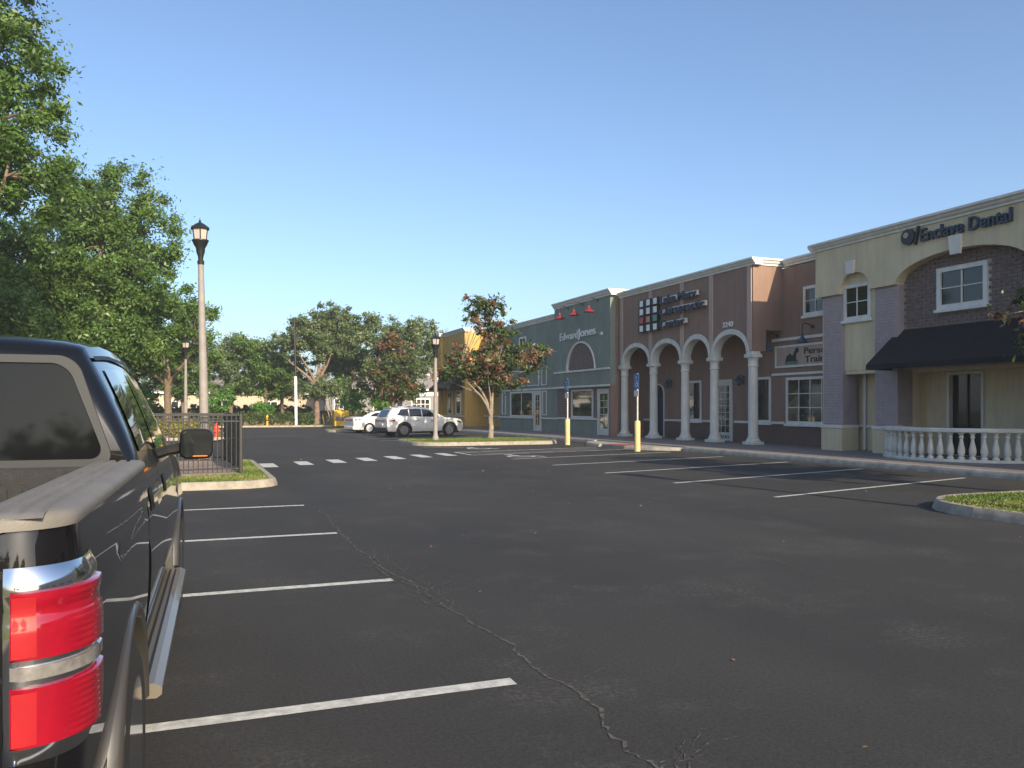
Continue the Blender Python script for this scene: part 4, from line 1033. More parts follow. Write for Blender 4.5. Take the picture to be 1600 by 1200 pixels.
# ------------------------------------------------------------ vehicles
def smoothstep(a, b, t):
    t = min(1, max(0, (t-a)/(b-a))); return t*t*(3-2*t)
def lerp_tab(tab, y):
    if y <= tab[0][0]: return tab[0][1]
    for (a, b) in zip(tab[:-1], tab[1:]):
        if y <= b[0]:
            t = (y-a[0])/(b[0]-a[0]); return a[1]+(b[1]-a[1])*t
    return tab[-1][1]
def make_wheel(t, x, y, r, w, side, rim='alloy', spokes=10, chrome=False):
    """tyre, rim and spokes; side=+1 outer face towards +x"""
    s = side
    ty = MB().lathe([(r*.66, -w/2), (r*.80, -w/2-.005), (r*.95, -w/2+.015), (r, -w/2+.05), (r, w/2-.05), (r*.95, w/2-.015), (r*.80, w/2+.005), (r*.66, w/2), (r*.66, -w/2)], seg=36, axis=0).build('wheel', 'rubber', t, smooth=40)
    ty.location = (x, y, r)
    MB().lathe([(r*.67, s*w*.5), (r*.64, s*w*.50), (r*.60, s*w*.42), (r*.60, -s*w*.3), (r*.67, -s*w*.4)], seg=32, axis=0).build('rim', rim, ty, smooth=30)
    MB().lathe([(r*.598, s*w*.40), (r*.598, -s*w*.3)], seg=32, axis=0).build('rim_barrel', 'plastic', ty, smooth=30)
    sp = MB()
    for k in range(spokes):
        g = 2*math.pi*k/spokes; c_, s2 = math.cos(g), math.sin(g)
        def P(rr, off, dx): return (s*(w*.5-dx), rr*c_-off*s2, rr*s2+off*c_)
        a0, a1 = r*.075, r*.045
        sp.add([P(r*.14, -a0, .045), P(r*.14, a0, .045), P(r*.62, a1, .012), P(r*.62, -a1, .012), P(r*.14, -a0, .09), P(r*.14, a0, .09), P(r*.62, a1, .06), P(r*.62, -a1, .06)],
               [(0, 1, 2, 3), (4, 7, 6, 5), (0, 4, 5, 1), (1, 5, 6, 2), (2, 6, 7, 3), (3, 7, 4, 0)])
    sp.lathe([(0, s*(w*.5-.028)), (r*.13, s*(w*.5-.03)), (r*.17, s*(w*.5-.05)), (r*.17, s*(w*.5-.1))], seg=16, axis=0)
    sp.build('spokes', rim, ty, smooth=30)
    MB().lathe([(0, s*(-.02)), (r*.58, s*(-.02)), (r*.58, -s*.03), (0, -s*.03)], seg=24, axis=0).build('brake_disc', 'plastic', ty)
    return ty

class Body:
    """lofted car body: y runs forward from the rear bumper; half sections are mirrored"""
    def __init__(s, L, W, axles, ra, sill, shoulder, roof, roofx, nose_r=.35, tail_r=.25, crown=.06, tuck=.1, belt_in=.06, y0=0.0):
        s.L, s.W, s.ax, s.ra, s.sill, s.sh, s.rf, s.rx = L, W, axles, ra, sill, shoulder, roof, roofx
        s.nr, s.tr, s.crown, s.tuck, s.bi, s.y0 = nose_r, tail_r, crown, tuck, belt_in, y0
        s.wc = ra-.06
    def w(s, y):
        w = s.W
        if y > s.L-s.nr: t = (y-(s.L-s.nr))/s.nr; w -= s.W*.24*t*t+ .0*t
        if y < s.y0+s.tr: t = (s.y0+s.tr-y)/s.tr; w -= s.W*.13*t*t
        return w
    def zb(s, y):
        z = s.sill
        for a in s.ax:
            q = s.ra**2-(y-a)**2
            if q > 0: z = max(z, s.wc_z(a)+math.sqrt(q))
        return z
    def wc_z(s, a): return s.ra-.075
    def lower(s, y, k):
        """k 0..1: from sill up the side to the shoulder and over to the centre line (right half)"""
        zb, sh, w = s.zb(y), lerp_tab(s.sh, y), s.w(y)
        if k <= .7:
            t = k/.7; z = zb+(sh-zb)*t
            zz = (z-s.sill)/(sh-s.sill)
            x = w-s.tuck*(max(0, .42-zz)/.42)**2-.05*max(0, (zz-.55)/.45)**2 - .010*math.exp(-((zz-.62)/.05)**2)
            return (x, y, z)
        t = (k-.7)/.3; x0 = w-.05
        ang = min(1, t/.25)*math.pi/2
        if t < .25: return (x0-.05*(1-math.cos(ang)), y, sh+.025*math.sin(ang))
        u = (t-.25)/.75; return ((x0-.05)*(1-u), y, sh+.025+s.crown*(1-(1-u)**2))
    def ys(s, a, b, n):
        out = set([round(a+(b-a)*i/n, 4) for i in range(n+1)])
        for ax in s.ax:
            for g in range(0, 181, 12):
                y = ax+s.ra*math.cos(R(g))*.9999
                if a < y < b: out.add(round(y, 4))
            for e in (-1, 1):
                y = ax+e*(s.ra+.004)
                if a < y < b: out.add(round(y, 4))
        return sorted(out)
    ks = [0, .1, .2, .3, .38, .43, .5, .56, .63, .7, .72, .745, .775, .85, .92, 1.0]
    def build_lower(s, m, t, a=None, b=None, name='body', ends=True):
        mb = MB(); ys = s.ys(s.y0 if a is None else a, s.L if b is None else b, 36)
        rows = []
        for y in ys:
            h = [s.lower(y, k) for k in s.ks]; rows.append(h+[(-p[0], p[1], p[2]) for p in reversed(h[:-1])])
        mb.grid(rows)
        if ends:
            n = len(rows[0]); mb.f += [tuple(range(n)), tuple((len(rows)-1)*n+q for q in range(n))]
        return mb.build(name, m, t, smooth=28)
    def green(s, y, q):
        """greenhouse half section, q 0..1 from belt to roof centre"""
        sh, w = lerp_tab(s.sh, y), s.w(y); zr = lerp_tab(s.rf, y); xe = lerp_tab(s.rx, y)
        xb = w-.05-s.bi; zb = sh-.01; h = max(zr-zb, .002)
        ze = zb+h*.90
        if q <= .6:
            t = q/.6; return (xb+(xe-xb)*(t**1.25), y, zb+(ze-zb)*t)
        t = (q-.6)/.4; ang = t*math.pi/2
        return (xe*math.cos(ang)**.75 if t < 1 else 0.0, y, ze+(zr-ze)*math.sin(ang)**.85)
    qs = [0, .1, .2, .3, .4, .5, .56, .6, .64, .68, .74, .82, .9, 1.0]
    def build_green(s, m, t, ylist, name='cabin', close=True):
        rows = []
        for y in ylist:
            h = [s.green(y, q) for q in s.qs]; rows.append(h+[(-p[0], p[1], p[2]) for p in reversed(h[:-1])])
        mb = MB().grid(rows)
        if close:
            n = len(rows[0]); mb.f += [tuple(range(n)), tuple((len(rows)-1)*n+q for q in range(n))]
        return mb.build(name, m, t, smooth=35)
    def patch(s, fn, poly, off, m, t, name, side=1, n=8, smooth=60):
        """a pane or lamp lying on surface fn: poly in (y, param) corners (quad), pushed out by off"""
        (a, b, c, d_) = poly; rows = []
        for i in range(n+1):
            u = i/n; row = []
            for j in range(n+1):
                v = j/n
                y = (a[0]*(1-u)+b[0]*u)*(1-v)+(d_[0]*(1-u)+c[0]*u)*v; k = (a[1]*(1-u)+b[1]*u)*(1-v)+(d_[1]*(1-u)+c[1]*u)*v
                p = Vector(fn(y, k)); dy = Vector(fn(y+.01, k))-p; dk = Vector(fn(y, min(1, k+.01)))-Vector(fn(y, k))
                nr = dk.cross(dy)
                nr = nr.normalized() if nr.length > 1e-9 else Vector((1, 0, 0))
                if nr.x < 0 and nr.z < .2: nr = -nr
                if nr.z < -.3: nr = -nr
                p = p+nr*off; row.append((p.x*side, p.y, p.z))
            rows.append(row)
        return MB().grid(rows).build(name, m, t, smooth=smooth)

def loc_dir(x, y, ang): return dict(loc=(x, y, 0), rotz=ang)

def make_suv(label, x, y, ang):
    t = thing('parked_car', label, 'car', (x, y, 0), ang)
    B = Body(4.83, .965, (.98, 3.83), .43, .30,
             [(0, .98), (.12, 1.03), (.5, 1.07), (1.2, 1.07), (2.4, 1.05), (3.2, 1.04), (3.6, 1.035), (4.2, 1.0), (4.6, .93), (4.76, .86), (4.83, .74)],
             [(.06, 1.03), (.14, 1.22), (.30, 1.46), (.45, 1.58), (.8, 1.645), (1.3, 1.675), (1.8, 1.68), (2.3, 1.655), (2.6, 1.60), (3.0, 1.42), (3.3, 1.25), (3.66, 1.03)],
             [(.06, .74), (.5, .66), (1.2, .68), (2.3, .68), (3.0, .72), (3.66, .80)], nose_r=.6, tail_r=.45)
    B.build_lower('pearl', t)
    yl = [.06, .10, .14, .2, .25, .3, .38, .45, .55, .65, .8, 1.1, 1.4, 1.7, 2.0, 2.3, 2.45, 2.6, 2.8, 3.0, 3.15, 3.3, 3.48, 3.66]
    B.build_green('pearl', t, yl)
    G = lambda y, q: B.green(y, q)
    for sd in (1, -1):
        B.patch(G, [(.60, .16), (1.30, .08), (1.30, .53), (.86, .53)], .006, 'carglass', t, 'side_window', sd)
        B.patch(G, [(1.36, .08), (2.10, .08), (2.10, .53), (1.36, .53)], .006, 'carglass', t, 'side_window', sd)
        B.patch(G, [(2.17, .08), (3.22, .10), (2.62, .53), (2.17, .53)], .006, 'carglass', t, 'side_window', sd)
        B.patch(B.lower, [(.12, .50), (.42, .52), (.42, .60), (.06, .60)], .008, 'redlens', t, 'tail_light', sd)
        B.patch(B.lower, [(4.36, .50), (4.70, .50), (4.66, .62), (4.30, .60)], .008, 'clearlens', t, 'headlight', sd)
        B.patch(B.lower, [(1.45, .02), (3.36, .02), (3.36, .16), (1.45, .16)], .006, 'plastic', t, 'sill_cladding', sd)
        for yy in (1.62, 2.66): B.patch(B.lower, [(yy, .52), (yy+.22, .52), (yy+.22, .555), (yy, .555)], .02, 'chrome', t, 'door_handle', sd)
        for yy in (1.33, 2.13): B.patch(B.lower, [(yy, .12), (yy+.012, .12), (yy+.012, .68), (yy, .68)], .0015, 'plastic', t, 'door_gap', sd)
        MB().bbox(sd*.93 if sd > 0 else -1.10, 1.10 if sd > 0 else -.93, 2.88, 3.02, 1.03, 1.19, .03).build('wing_mirror', 'pearl', t)
        for a in B.ax:                                    # wheel arch lips in dark plastic
            rows = []
            for g in range(-12, 193, 8):
                yy = a+B.ra*math.cos(R(g)); zz = B.wc_z(a)+B.ra*math.sin(R(g)); yo = a+(B.ra+.06)*math.cos(R(g)); zo = B.wc_z(a)+(B.ra+.06)*math.sin(R(g))
                rows.append([(sd*.90, yy, zz), (sd*.972, yy, zz), (sd*.970, yo, zo)])
            MB().grid(rows).build('arch_lip', 'plastic', t, smooth=50)
            make_wheel(t, sd*.83, a, .375, .24, sd, 'alloy', 10)
    # rear glass, rear lamps bar, bumper, grille, underbody
    rw = [[(xx*(.60-.06*v)/.60, .085+.25*v-.008, 1.12+.38*v) for xx in (-.58, -.3, 0, .3, .58)] for v in (0, .5, 1)]
    MB().grid([[(p[0], p[1]-.018, p[2]) for p in r] for r in rw]).build('rear_window', 'carglass', t, smooth=50)
    MB().bbox(-.62, .62, -.03, .05, .86, .93, .01).build('rear_lamp_bar', 'redlens', t)
    MB().bbox(-.80, .80, -.05, .3, .30, .52, .03).build('rear_bumper', 'plastic', t)
    MB().bbox(-.26, .26, -.04, .02, .62, .76, .01).build('number_plate', 'paper', t)
    MB().bbox(-.50, .50, 4.70, 4.85, .42, .68, .03).build('grille', 'chrome', t)
    MB().bbox(-.84, .84, .2, 4.5, .20, .60, .04).build('underbody', 'plastic', t)
    for sd in (-1, 1): MB().tube([(sd*.62, .75, 1.66), (sd*.64, 1.3, 1.71), (sd*.63, 2.1, 1.69)], .014, 6).build('roof_rail', 'chrome', t)
    MB().bbox(-.55, .55, .36, .62, 1.58, 1.61, .01).build('rear_spoiler', 'pearl', t)
    return t
def make_sedan(label, x, y, ang):
    t = thing('parked_car', label, 'car', (x, y, 0), ang)
    B = Body(4.70, .91, (1.02, 3.75), .375, .24,
             [(0, .92), (.15, .98), (.7, 1.0), (1.2, .97), (2.4, .93), (3.3, .92), (3.8, .88), (4.3, .78), (4.7, .62)],
             [(.55, .99), (.9, 1.16), (1.3, 1.34), (1.7, 1.42), (2.1, 1.44), (2.5, 1.41), (2.9, 1.26), (3.5, .92)],
             [(.55, .62), (1.3, .57), (2.4, .58), (3.0, .62), (3.5, .74)], nose_r=.6, tail_r=.4)
    B.build_lower('whitepaint', t)
    B.build_green('whitepaint', t, [.55, .7, .9, 1.1, 1.3, 1.5, 1.7, 1.9, 2.1, 2.3, 2.5, 2.7, 2.9, 3.1, 3.3, 3.5])
    for sd in (1, -1):
        B.patch(B.green, [(1.02, .22), (1.98, .10), (1.98, .52), (1.48, .50)], .006, 'carglass', t, 'side_window', sd)
        B.patch(B.green, [(2.05, .10), (3.02, .12), (2.5, .52), (2.05, .52)], .006, 'carglass', t, 'side_window', sd)
        B.patch(B.lower, [(.06, .54), (.42, .56), (.42, .64), (.04, .64)], .008, 'redlens', t, 'tail_light', sd)
        B.patch(B.lower, [(4.2, .5), (4.55, .5), (4.5, .62), (4.15, .62)], .008, 'clearlens', t, 'headlight', sd)
        for yy in (1.35, 2.35): B.patch(B.lower, [(yy, .52), (yy+.2, .52), (yy+.2, .555), (yy, .555)], .02, 'whitepaint', t, 'door_handle', sd)
        MB().bbox(.88 if sd > 0 else -1.03, 1.03 if sd > 0 else -.88, 2.9, 3.02, .95, 1.08, .02).build('wing_mirror', 'whitepaint', t)
        for a in B.ax: make_wheel(t, sd*.79, a, .33, .21, sd, 'whitepole', 8)
    MB().grid([[(xx*(1-.1*v), .60+.66*v-.01, 1.03+.29*v+.012) for xx in (-.56, 0, .56)] for v in (0, .5, 1)]).build('rear_window', 'carglass', t)
    MB().bbox(-.75, .75, -.04, .3, .26, .46, .03).build('rear_bumper', 'whitepaint', t)
    MB().bbox(-.55, .55, -.03, .05, .80, .88, .01).build('rear_lamp_bar', 'redlens', t)
    MB().bbox(-.78, .78, .2, 4.4, .17, .5, .04).build('underbody', 'plastic', t)
    MB().bbox(-.45, .45, 4.58, 4.72, .34, .55, .02).build('grille', 'plastic', t)
    MB().tube([(0, 1.28, 1.34), (0, 1.12, 1.42)], .02, 6).build('antenna_fin', 'whitepaint', t)
    return t
make_suv('pearl white suv parked behind the lamp on the grass island', 9.95, 45.35, R(-90+12))
make_sedan('white sedan parked beyond the pearl suv, half hidden by it', 9.45, 52.4, R(-90+12))

# ------------------------------------------------------------ the black pickup at left
def make_truck():
    t = thing('pickup_truck', 'black crew cab pickup with chrome trimmed red tail light at left', 'pickup truck', (-1.21, 1.93, 0), R(-1.8))
    W = 1.0; RC = .13; LB = 1.84                                   # half width, corner radius, bed length
    AX = (1.22, 4.90); RA = .475; ZC = .40
    def zb(y):
        z = .56
        for a in AX:
            q = RA**2-(y-a)**2
            if q > 0: z = max(z, ZC+math.sqrt(q))
        return z
    def bulge(z):                                                  # how far the side tucks in from the widest line
        return .022*max(0, (z-1.12)/.22)**2+.035*(max(0, .95-z)/.4)**2+.007*math.exp(-((z-1.17)/.02)**2)
    def plan(s):
        """outline of the bed side: from the tailgate gap round the corner and forward; returns x, y and normal"""
        s1 = W-RC-.79; s2 = s1+RC*math.pi/2
        if s < s1: return (.79+s, 0.0, 0.0, -1.0)
        if s < s2:
            g = (s-s1)/RC; return (W-RC+RC*math.sin(g), RC-RC*math.cos(g), math.sin(g), -math.cos(g))
        return (W, RC+s-s2, 1.0, 0.0)
    S1 = W-RC-.79; S2 = S1+RC*math.pi/2; SMAX = S2+LB-RC
    def side_pt(s, z, off=0):
        x, y, nx, ny = plan(s); b = -bulge(z)+off
        return (x+nx*b, y+ny*b, z)
    ss = [S1*i/3 for i in range(3)]+[S1+(S2-S1)*i/10 for i in range(11)]
    yy = set(round(RC+.06*i, 3) for i in range(1, 30) if RC+.06*i < LB)
    for g in range(0, 181, 9): yy.add(round(AX[0]+RA*math.cos(R(g))*.9999, 4))
    yy.add(AX[0]+RA+.004); yy.add(AX[0]-RA-.004); yy.add(LB)
    ss += [S2+y-RC for y in sorted(yy) if y > RC+.001]
    for sd in (1, -1):
        rows = []
        for s in ss:
            y = plan(s)[1]; z0 = zb(y) if s > S2 else .56
            zs_ = [z0+(1.335-z0)*k/22 for k in range(23)]
            rows.append([(sd*p[0], p[1], p[2]) for p in (side_pt(s, z) for z in zs_)])
        bs = MB().grid(rows).build('bed_side', 'blackpaint', t, smooth=40)
        # tan flare round the wheel arch
        for a in AX:
            rows = []
            for g in range(4, 177, 6):
                cg, sg_ = math.cos(R(g)), math.sin(R(g)); row = []
                for (dr, dx) in ((-.02, -.05), (-.012, .012), (.004, .024), (.022, .022), (.034, .008), (.04, -.018)):
                    row.append((sd*(W-.012+dx), a+(RA+dr)*cg, ZC+(RA+dr)*sg_))
                rows.append(row)
            MB().grid(rows).build('wheel_flare', 'flare', t, smooth=50)
            make_wheel(t, sd*(W-.13), a, .395, .27, sd, 'chrome', 6)
            rows = [[(sd*(W-.02), a+(RA+.02)*math.cos(R(g)), ZC+(RA+.02)*math.sin(R(g))), (sd*(W-.5), a+(RA+.02)*math.cos(R(g)), ZC+(RA+.02)*math.sin(R(g)))] for g in range(-5, 186, 10)]
            MB().grid(rows).build('wheel_well', 'plastic', t)
        # rail cap on the bed side
        def outx(y):
            if y >= RC: return W
            return W-RC+math.sqrt(max(0, RC**2-(RC-y)**2))
        rows = []
        for y in [.0005, .004, .012, .025, .045, .07, .10, RC, .2, .4, .7, 1.0, 1.3, 1.6, LB-.005]:
            xo = outx(y)-.020; e = .02*max(0, 1-y/.03); gq = min(1, y/.12)
            rows.append([(sd*(xo+.004), y, 1.332), (sd*(xo+.007), y, 1.348), (sd*(xo+.001), y, 1.359), (sd*(xo-.014), y, 1.366-e*.5), *[(sd*xg, y, 1.368-e*.5-dz*gq) for xc in (.925, .885, .845) for xg, dz in ((xc+.011, 0), (xc+.007, .007), (xc-.007, .007), (xc-.011, 0))], (sd*.805, y, 1.366-e*.5), (sd*.79, y, 1.352), (sd*.785, y, 1.31)])
        mb = MB().grid(rows); n = len(rows[0]); mb.f.append(tuple(range(n)))
        MB.build(mb, 'rail_cap', 'railcap', t, smooth=50)
        MB().grid([[(sd*.79, y, z) for z in (.80, 1.0, 1.2, 1.33)] for y in (0.02, .5, 1.0, 1.5, LB-.03)]).build('bed_inner_side', 'liner', t)
        # tail light wrapped round the corner
        def smax(z): return S2+.10-.14*max(0, (.98-z)/.16)**2-.015*max(0, (z-1.22)/.05)
        def lens(z0, z1, sa, sb_, off, m, name, parent=t, n=14, rib=0.0):
            rows = []
            for i in range(n+1):
                z = z0+(z1-z0)*i/n; a_ = sa; b_ = smax(z)*1.0-sb_
                rows.append([(sd*p[0], p[1], p[2]) for p in (side_pt(a_+(b_-a_)*j/16, z, off-(0.012 if j in (0, 16) or i in (0, n) else 0)+(rib*abs(math.sin(z*230)) if 6 < j < 15 and 1 < i < n-1 else 0)) for j in range(17))])
            return MB().grid(rows).build(name, m, parent, smooth=50)
        SA = .075
        tl = lens(.862, 1.258, SA, 0, .014, 'chrome', 'tail_light')
        lens(1.075, 1.212, SA+.014, .036, .026, 'redlens', 'upper_lens', tl, 72, .0014)
        lens(.900, 1.022, SA+.014, .036, .026, 'redlens', 'lower_lens', tl, 64, .0014)
        lens(1.034, 1.064, SA+.014, .040, .024, 'clearlens', 'reverse_lens', tl)
        def strip(z0, z1, name):
            MB().grid([[(sd*p[0], p[1], p[2]) for p in (side_pt(SA+.018+.036*j/4, z0+(z1-z0)*i/6, .030) for j in range(5))] for i in range(7)]).build(name, 'orangelens', tl, smooth=50)
        strip(1.083, 1.204, 'upper_reflector'); strip(.908, 1.014, 'lower_reflector')
        # bed to cab gap filler and running board
        x0, x1 = (.80, 1.055) if sd > 0 else (-1.055, -.80)
        rbd = MB().prism([(x0, .40), (x1-.02, .40), (x1, .415), (x1, .445), (x1-.03, .462), (x0, .462)] if sd > 0 else [(x1, .40), (x0+.02, .40), (x0, .415), (x0, .445), (x0+.03, .462), (x1, .462)], 1, 1.76, 4.36).build('running_board', 'tan', t)
        for k in range(5):
            MB().bbox((.86+.032*k)*sd-(.0 if sd > 0 else .012), (.86+.032*k)*sd+(.012 if sd > 0 else 0), 1.85, 4.27, .4625, .468, .001).build('tread_rib', 'plastic', rbd)
        # fuel door on the left only; side marker crease
    # tailgate
    rows = []
    for i in range(21):
        z = .74+(1.33-.74)*i/20; dy = -.012*math.exp(-((z-1.24)/.03)**2)-.010*smoothstep(.80, .86, z)*(1-smoothstep(1.10, 1.16, z))-.02*smoothstep(1.26, 1.33, z)
        rows.append([(x, dy+.004 if abs(x) > .77 else dy, z) for x in (-.782, -.77, -.5, -.25, 0, .25, .5, .77, .782)])
    tg = MB().grid(rows).build('tailgate', 'blackpaint', t, smooth=40, thick=.03)
    MB().bbox(-.787, .787, -.03, .075, 1.328, 1.366, .008).build('tailgate_cap', 'railcap', tg, smooth=40)
    MB().bbox(-.14, .14, -.045, -.012, 1.05, 1.16, .012).build('tailgate_handle', 'chrome', tg, smooth=40)
    MB().bbox(-.78, .78, .03, .06, .80, 1.33, .005).build('tailgate_inner', 'liner', t)
    MB().bbox(-.79, .79, .06, LB-.02, .78, .80, .004).build('bed_floor', 'liner', t)
    fw = MB().bbox(-.79, .79, LB-.05, LB-.01, .80, 1.345, .008).build('bed_front_wall', 'liner', t)
    for k in range(15): MB().bbox(-.75+.1*k, -.70+.1*k, LB-.062, LB-.051, .85, 1.27, .004).build('liner_rib', 'liner', fw)
    MB().bbox(-.88, .88, -.20, -.03, .50, .70, .04).build('rear_bumper', 'chrome', t, smooth=40)
    MB().bbox(-.84, .84, -.20, -.04, .70, .722, .006).build('bumper_step', 'plastic', t)
    # cab and nose
    CY = 1.88
    B = Body(5.85, W, AX, RA, .56, [(CY, 1.315), (4.1, 1.30), (4.6, 1.27), (5.1, 1.23), (5.6, 1.17), (5.85, 1.02)],
             [(CY, 1.805), (CY+.03, 1.845), (CY+.10, 1.885), (CY+.5, 1.915), (CY+1.2, 1.925), (CY+1.75, 1.90), (CY+2.0, 1.84), (CY+2.3, 1.66), (CY+2.85, 1.28)],
             [(CY, .705), (CY+.05, .735), (CY+.6, .755), (CY+1.7, .745), (CY+2.1, .76), (CY+2.85, .84)], nose_r=.6, tail_r=.001, crown=.05, tuck=.04, belt_in=-.012, y0=CY)
    B.wc_z = lambda a: ZC
    B.build_lower('blackpaint', t, CY, 5.85, 'cab_body')
    yl = [CY+.005, CY+.018, CY+.04, CY+.08, CY+.16, CY+.3, CY+.5, CY+.8, CY+1.2, CY+1.5, CY+1.75, CY+1.9, CY+2.0, CY+2.15, CY+2.3, CY+2.5, CY+2.7, CY+2.85]
    # rounded rear corners of the cabin
    base_green = B.green
    def green2(y, q):
        p = base_green(y, q); u = min(1, (y-CY)/.075); sh_ = .055*(1-math.sqrt(max(0, 1-(1-u)**2)))
        x = max(0, p[0]-sh_) if p[0] > .3 else p[0]
        return (x, p[1]+.045*max(0, (p[2]-1.32)/.6)*max(0, 1-(y-CY)/.6), p[2]-sh_*.2*(p[2] > 1.6))
    B.green = green2
    B.build_green('blackpaint', t, yl, 'cabin')
    # back window: surround and tinted pane with rounded corners
    def back(xn, z): return (xn, CY+.005+.045*max(0, (z-1.32)/.6), z)
    def rr_poly(hb, ht, z0, z1, r, n=7):
        pts = []
        def hw_(z): return hb+(ht-hb)*(z-z0)/(z1-z0)
        for (sx, sz, a0) in ((1, -1, 270), (1, 1, 0), (-1, 1, 90), (-1, -1, 180)):
            cz = z0+r if sz < 0 else z1-r
            for i in range(n+1):
                g = R(a0+90*i/n); z = cz+r*math.sin(g); pts.append((sx*(hw_(z)-r)+r*math.cos(g), z))
        return pts
    outer = rr_poly(.872, .722, 1.340, 1.797, .07); inner = rr_poly(.835, .690, 1.372, 1.765, .06)
    mb = MB(); n = len(outer)
    vs_ = [(back(*p)[0], back(*p)[1]-.004, p[1]) for p in outer]+[(p[0]*.985+inner[i][0]*.015, back(*p)[1]-.020, p[1]) for i, p in enumerate(outer)]+[(p[0], back(*p)[1]-.022, p[1]) for p in inner]+[(p[0]*.995, back(*p)[1]-.006, p[1]) for p in inner]
    mb.add(vs_, [(k*n+i, k*n+(i+1) % n, (k+1)*n+(i+1) % n, (k+1)*n+i) for k in range(3) for i in range(n)])
    bw = mb.build('rear_window_surround', 'surround', t, smooth=50)
    pv = [(p[0], back(*p)[1]-.008, p[1]) for p in inner]
    MB().add(pv, [tuple(range(n))]).build('rear_window', 'tint', bw)
    # side glass, trims, handles, mirrors
    for sd in (1, -1):
        B.patch(B.green, [(CY+.20, .10), (CY+.98, .07), (CY+.98, .50), (CY+.28, .50)], .006, 'carglass', t, 'side_window', sd)
        B.patch(B.green, [(CY+1.05, .07), (CY+2.28, .08), (CY+1.86, .50), (CY+1.05, .50)], .006, 'carglass', t, 'side_window', sd)
        B.patch(B.lower, [(CY+.12, .672), (CY+2.45, .672), (CY+2.45, .70), (CY+.12, .70)], .008, 'chrome', t, 'belt_moulding', sd)
        B.patch(B.green, [(CY+.15, .545), (CY+1.85, .545), (CY+1.85, .565), (CY+.15, .565)], .010, 'plastic', t, 'drip_rail', sd)
        for y_ in (CY+.10, CY+1.01, CY+2.42): B.patch(B.lower, [(y_, .05), (y_+.010, .05), (y_+.010, .69), (y_, .69)], .0012, 'plastic', t, 'door_gap', sd)
        for y_ in (CY+.22, CY+1.16):
            hd = B.patch(B.lower, [(y_, .545), (y_+.22, .545), (y_+.22, .59), (y_, .59)], .035, 'chrome', t, 'door_handle', sd)
            B.patch(B.lower, [(y_+.02, .52), (y_+.20, .52), (y_+.20, .61), (y_+.02, .61)], .003, 'plastic', hd, 'handle_recess', sd)
        mx = 1.0
        rows = []
        for i in range(9):                                         # mirror housing: rounded block
            u = -1+2*i/8; y_ = 3.98+.075*u; sc_ = (1-abs(u)**3)**(1/3)*.25+.75 if i not in (0,) else .82
            ring = []
            for j in range(24):
                g = 2*math.pi*j/24; c_, s_ = math.cos(g), math.sin(g); e = .45
                ring.append((sd*(1.135+.105*sc_*math.copysign(abs(c_)**e, c_)), y_, 1.345+.100*sc_*math.copysign(abs(s_)**e, s_)))
            rows.append(ring+[ring[0]])
        mm = MB().grid(rows); mm.f.append(tuple(range(24))); mm.f.append(tuple(8*25+k for k in range(24)))
        mh = mm.build('wing_mirror', 'plastic', t, smooth=40)
        mo = []
        for j in range(24):
            g = 2*math.pi*j/24; c_, s_ = math.cos(g), math.sin(g); e = .45
            mo.append((sd*(1.135+.094*math.copysign(abs(c_)**e, c_)), 3.900, 1.345+.088*math.copysign(abs(s_)**e, s_)))
        MB().add(mo, [tuple(range(24))]).build('mirror_glass', 'carglass', mh)
        MB().bbox(sd*1.16-.045, sd*1.16+.045, 3.889, 3.899, 1.264, 1.271, .002).build('mirror_marker', 'amber', mh)
        MB().tube([(sd*.94, 4.02, 1.30), (sd*1.05, 4.0, 1.32)], .035, 8).build('mirror_arm', 'plastic', mh, smooth=40)
        B.patch(B.lower, [(5.45, .42), (5.78, .42), (5.72, .66), (5.40, .66)], .008, 'clearlens', t, 'headlight', sd)
    B.patch(B.green, [(CY+2.15, .66), (CY+2.70, .66), (CY+2.70, 1), (CY+2.15, 1)], .006, 'carglass', t, 'windshield', 1)
    B.patch(B.green, [(CY+2.15, .66), (CY+2.70, .66), (CY+2.70, 1), (CY+2.15, 1)], .006, 'carglass', t, 'windshield', -1)
    MB().bbox(-.62, .62, 5.80, 5.90, .70, 1.05, .03).build('grille', 'chrome', t)
    MB().bbox(-.92, .92, 5.72, 5.95, .46, .66, .04).build('front_bumper', 'chrome', t)
    MB().bbox(-.80, .80, .10, 5.6, .40, .74, .03).build('chassis', 'plastic', t)
    MB().bbox(-.12, .12, CY+.11, CY+.15, 1.835, 1.862, .006).build('high_brake_light', 'redlens', t)
    return t
make_truck()

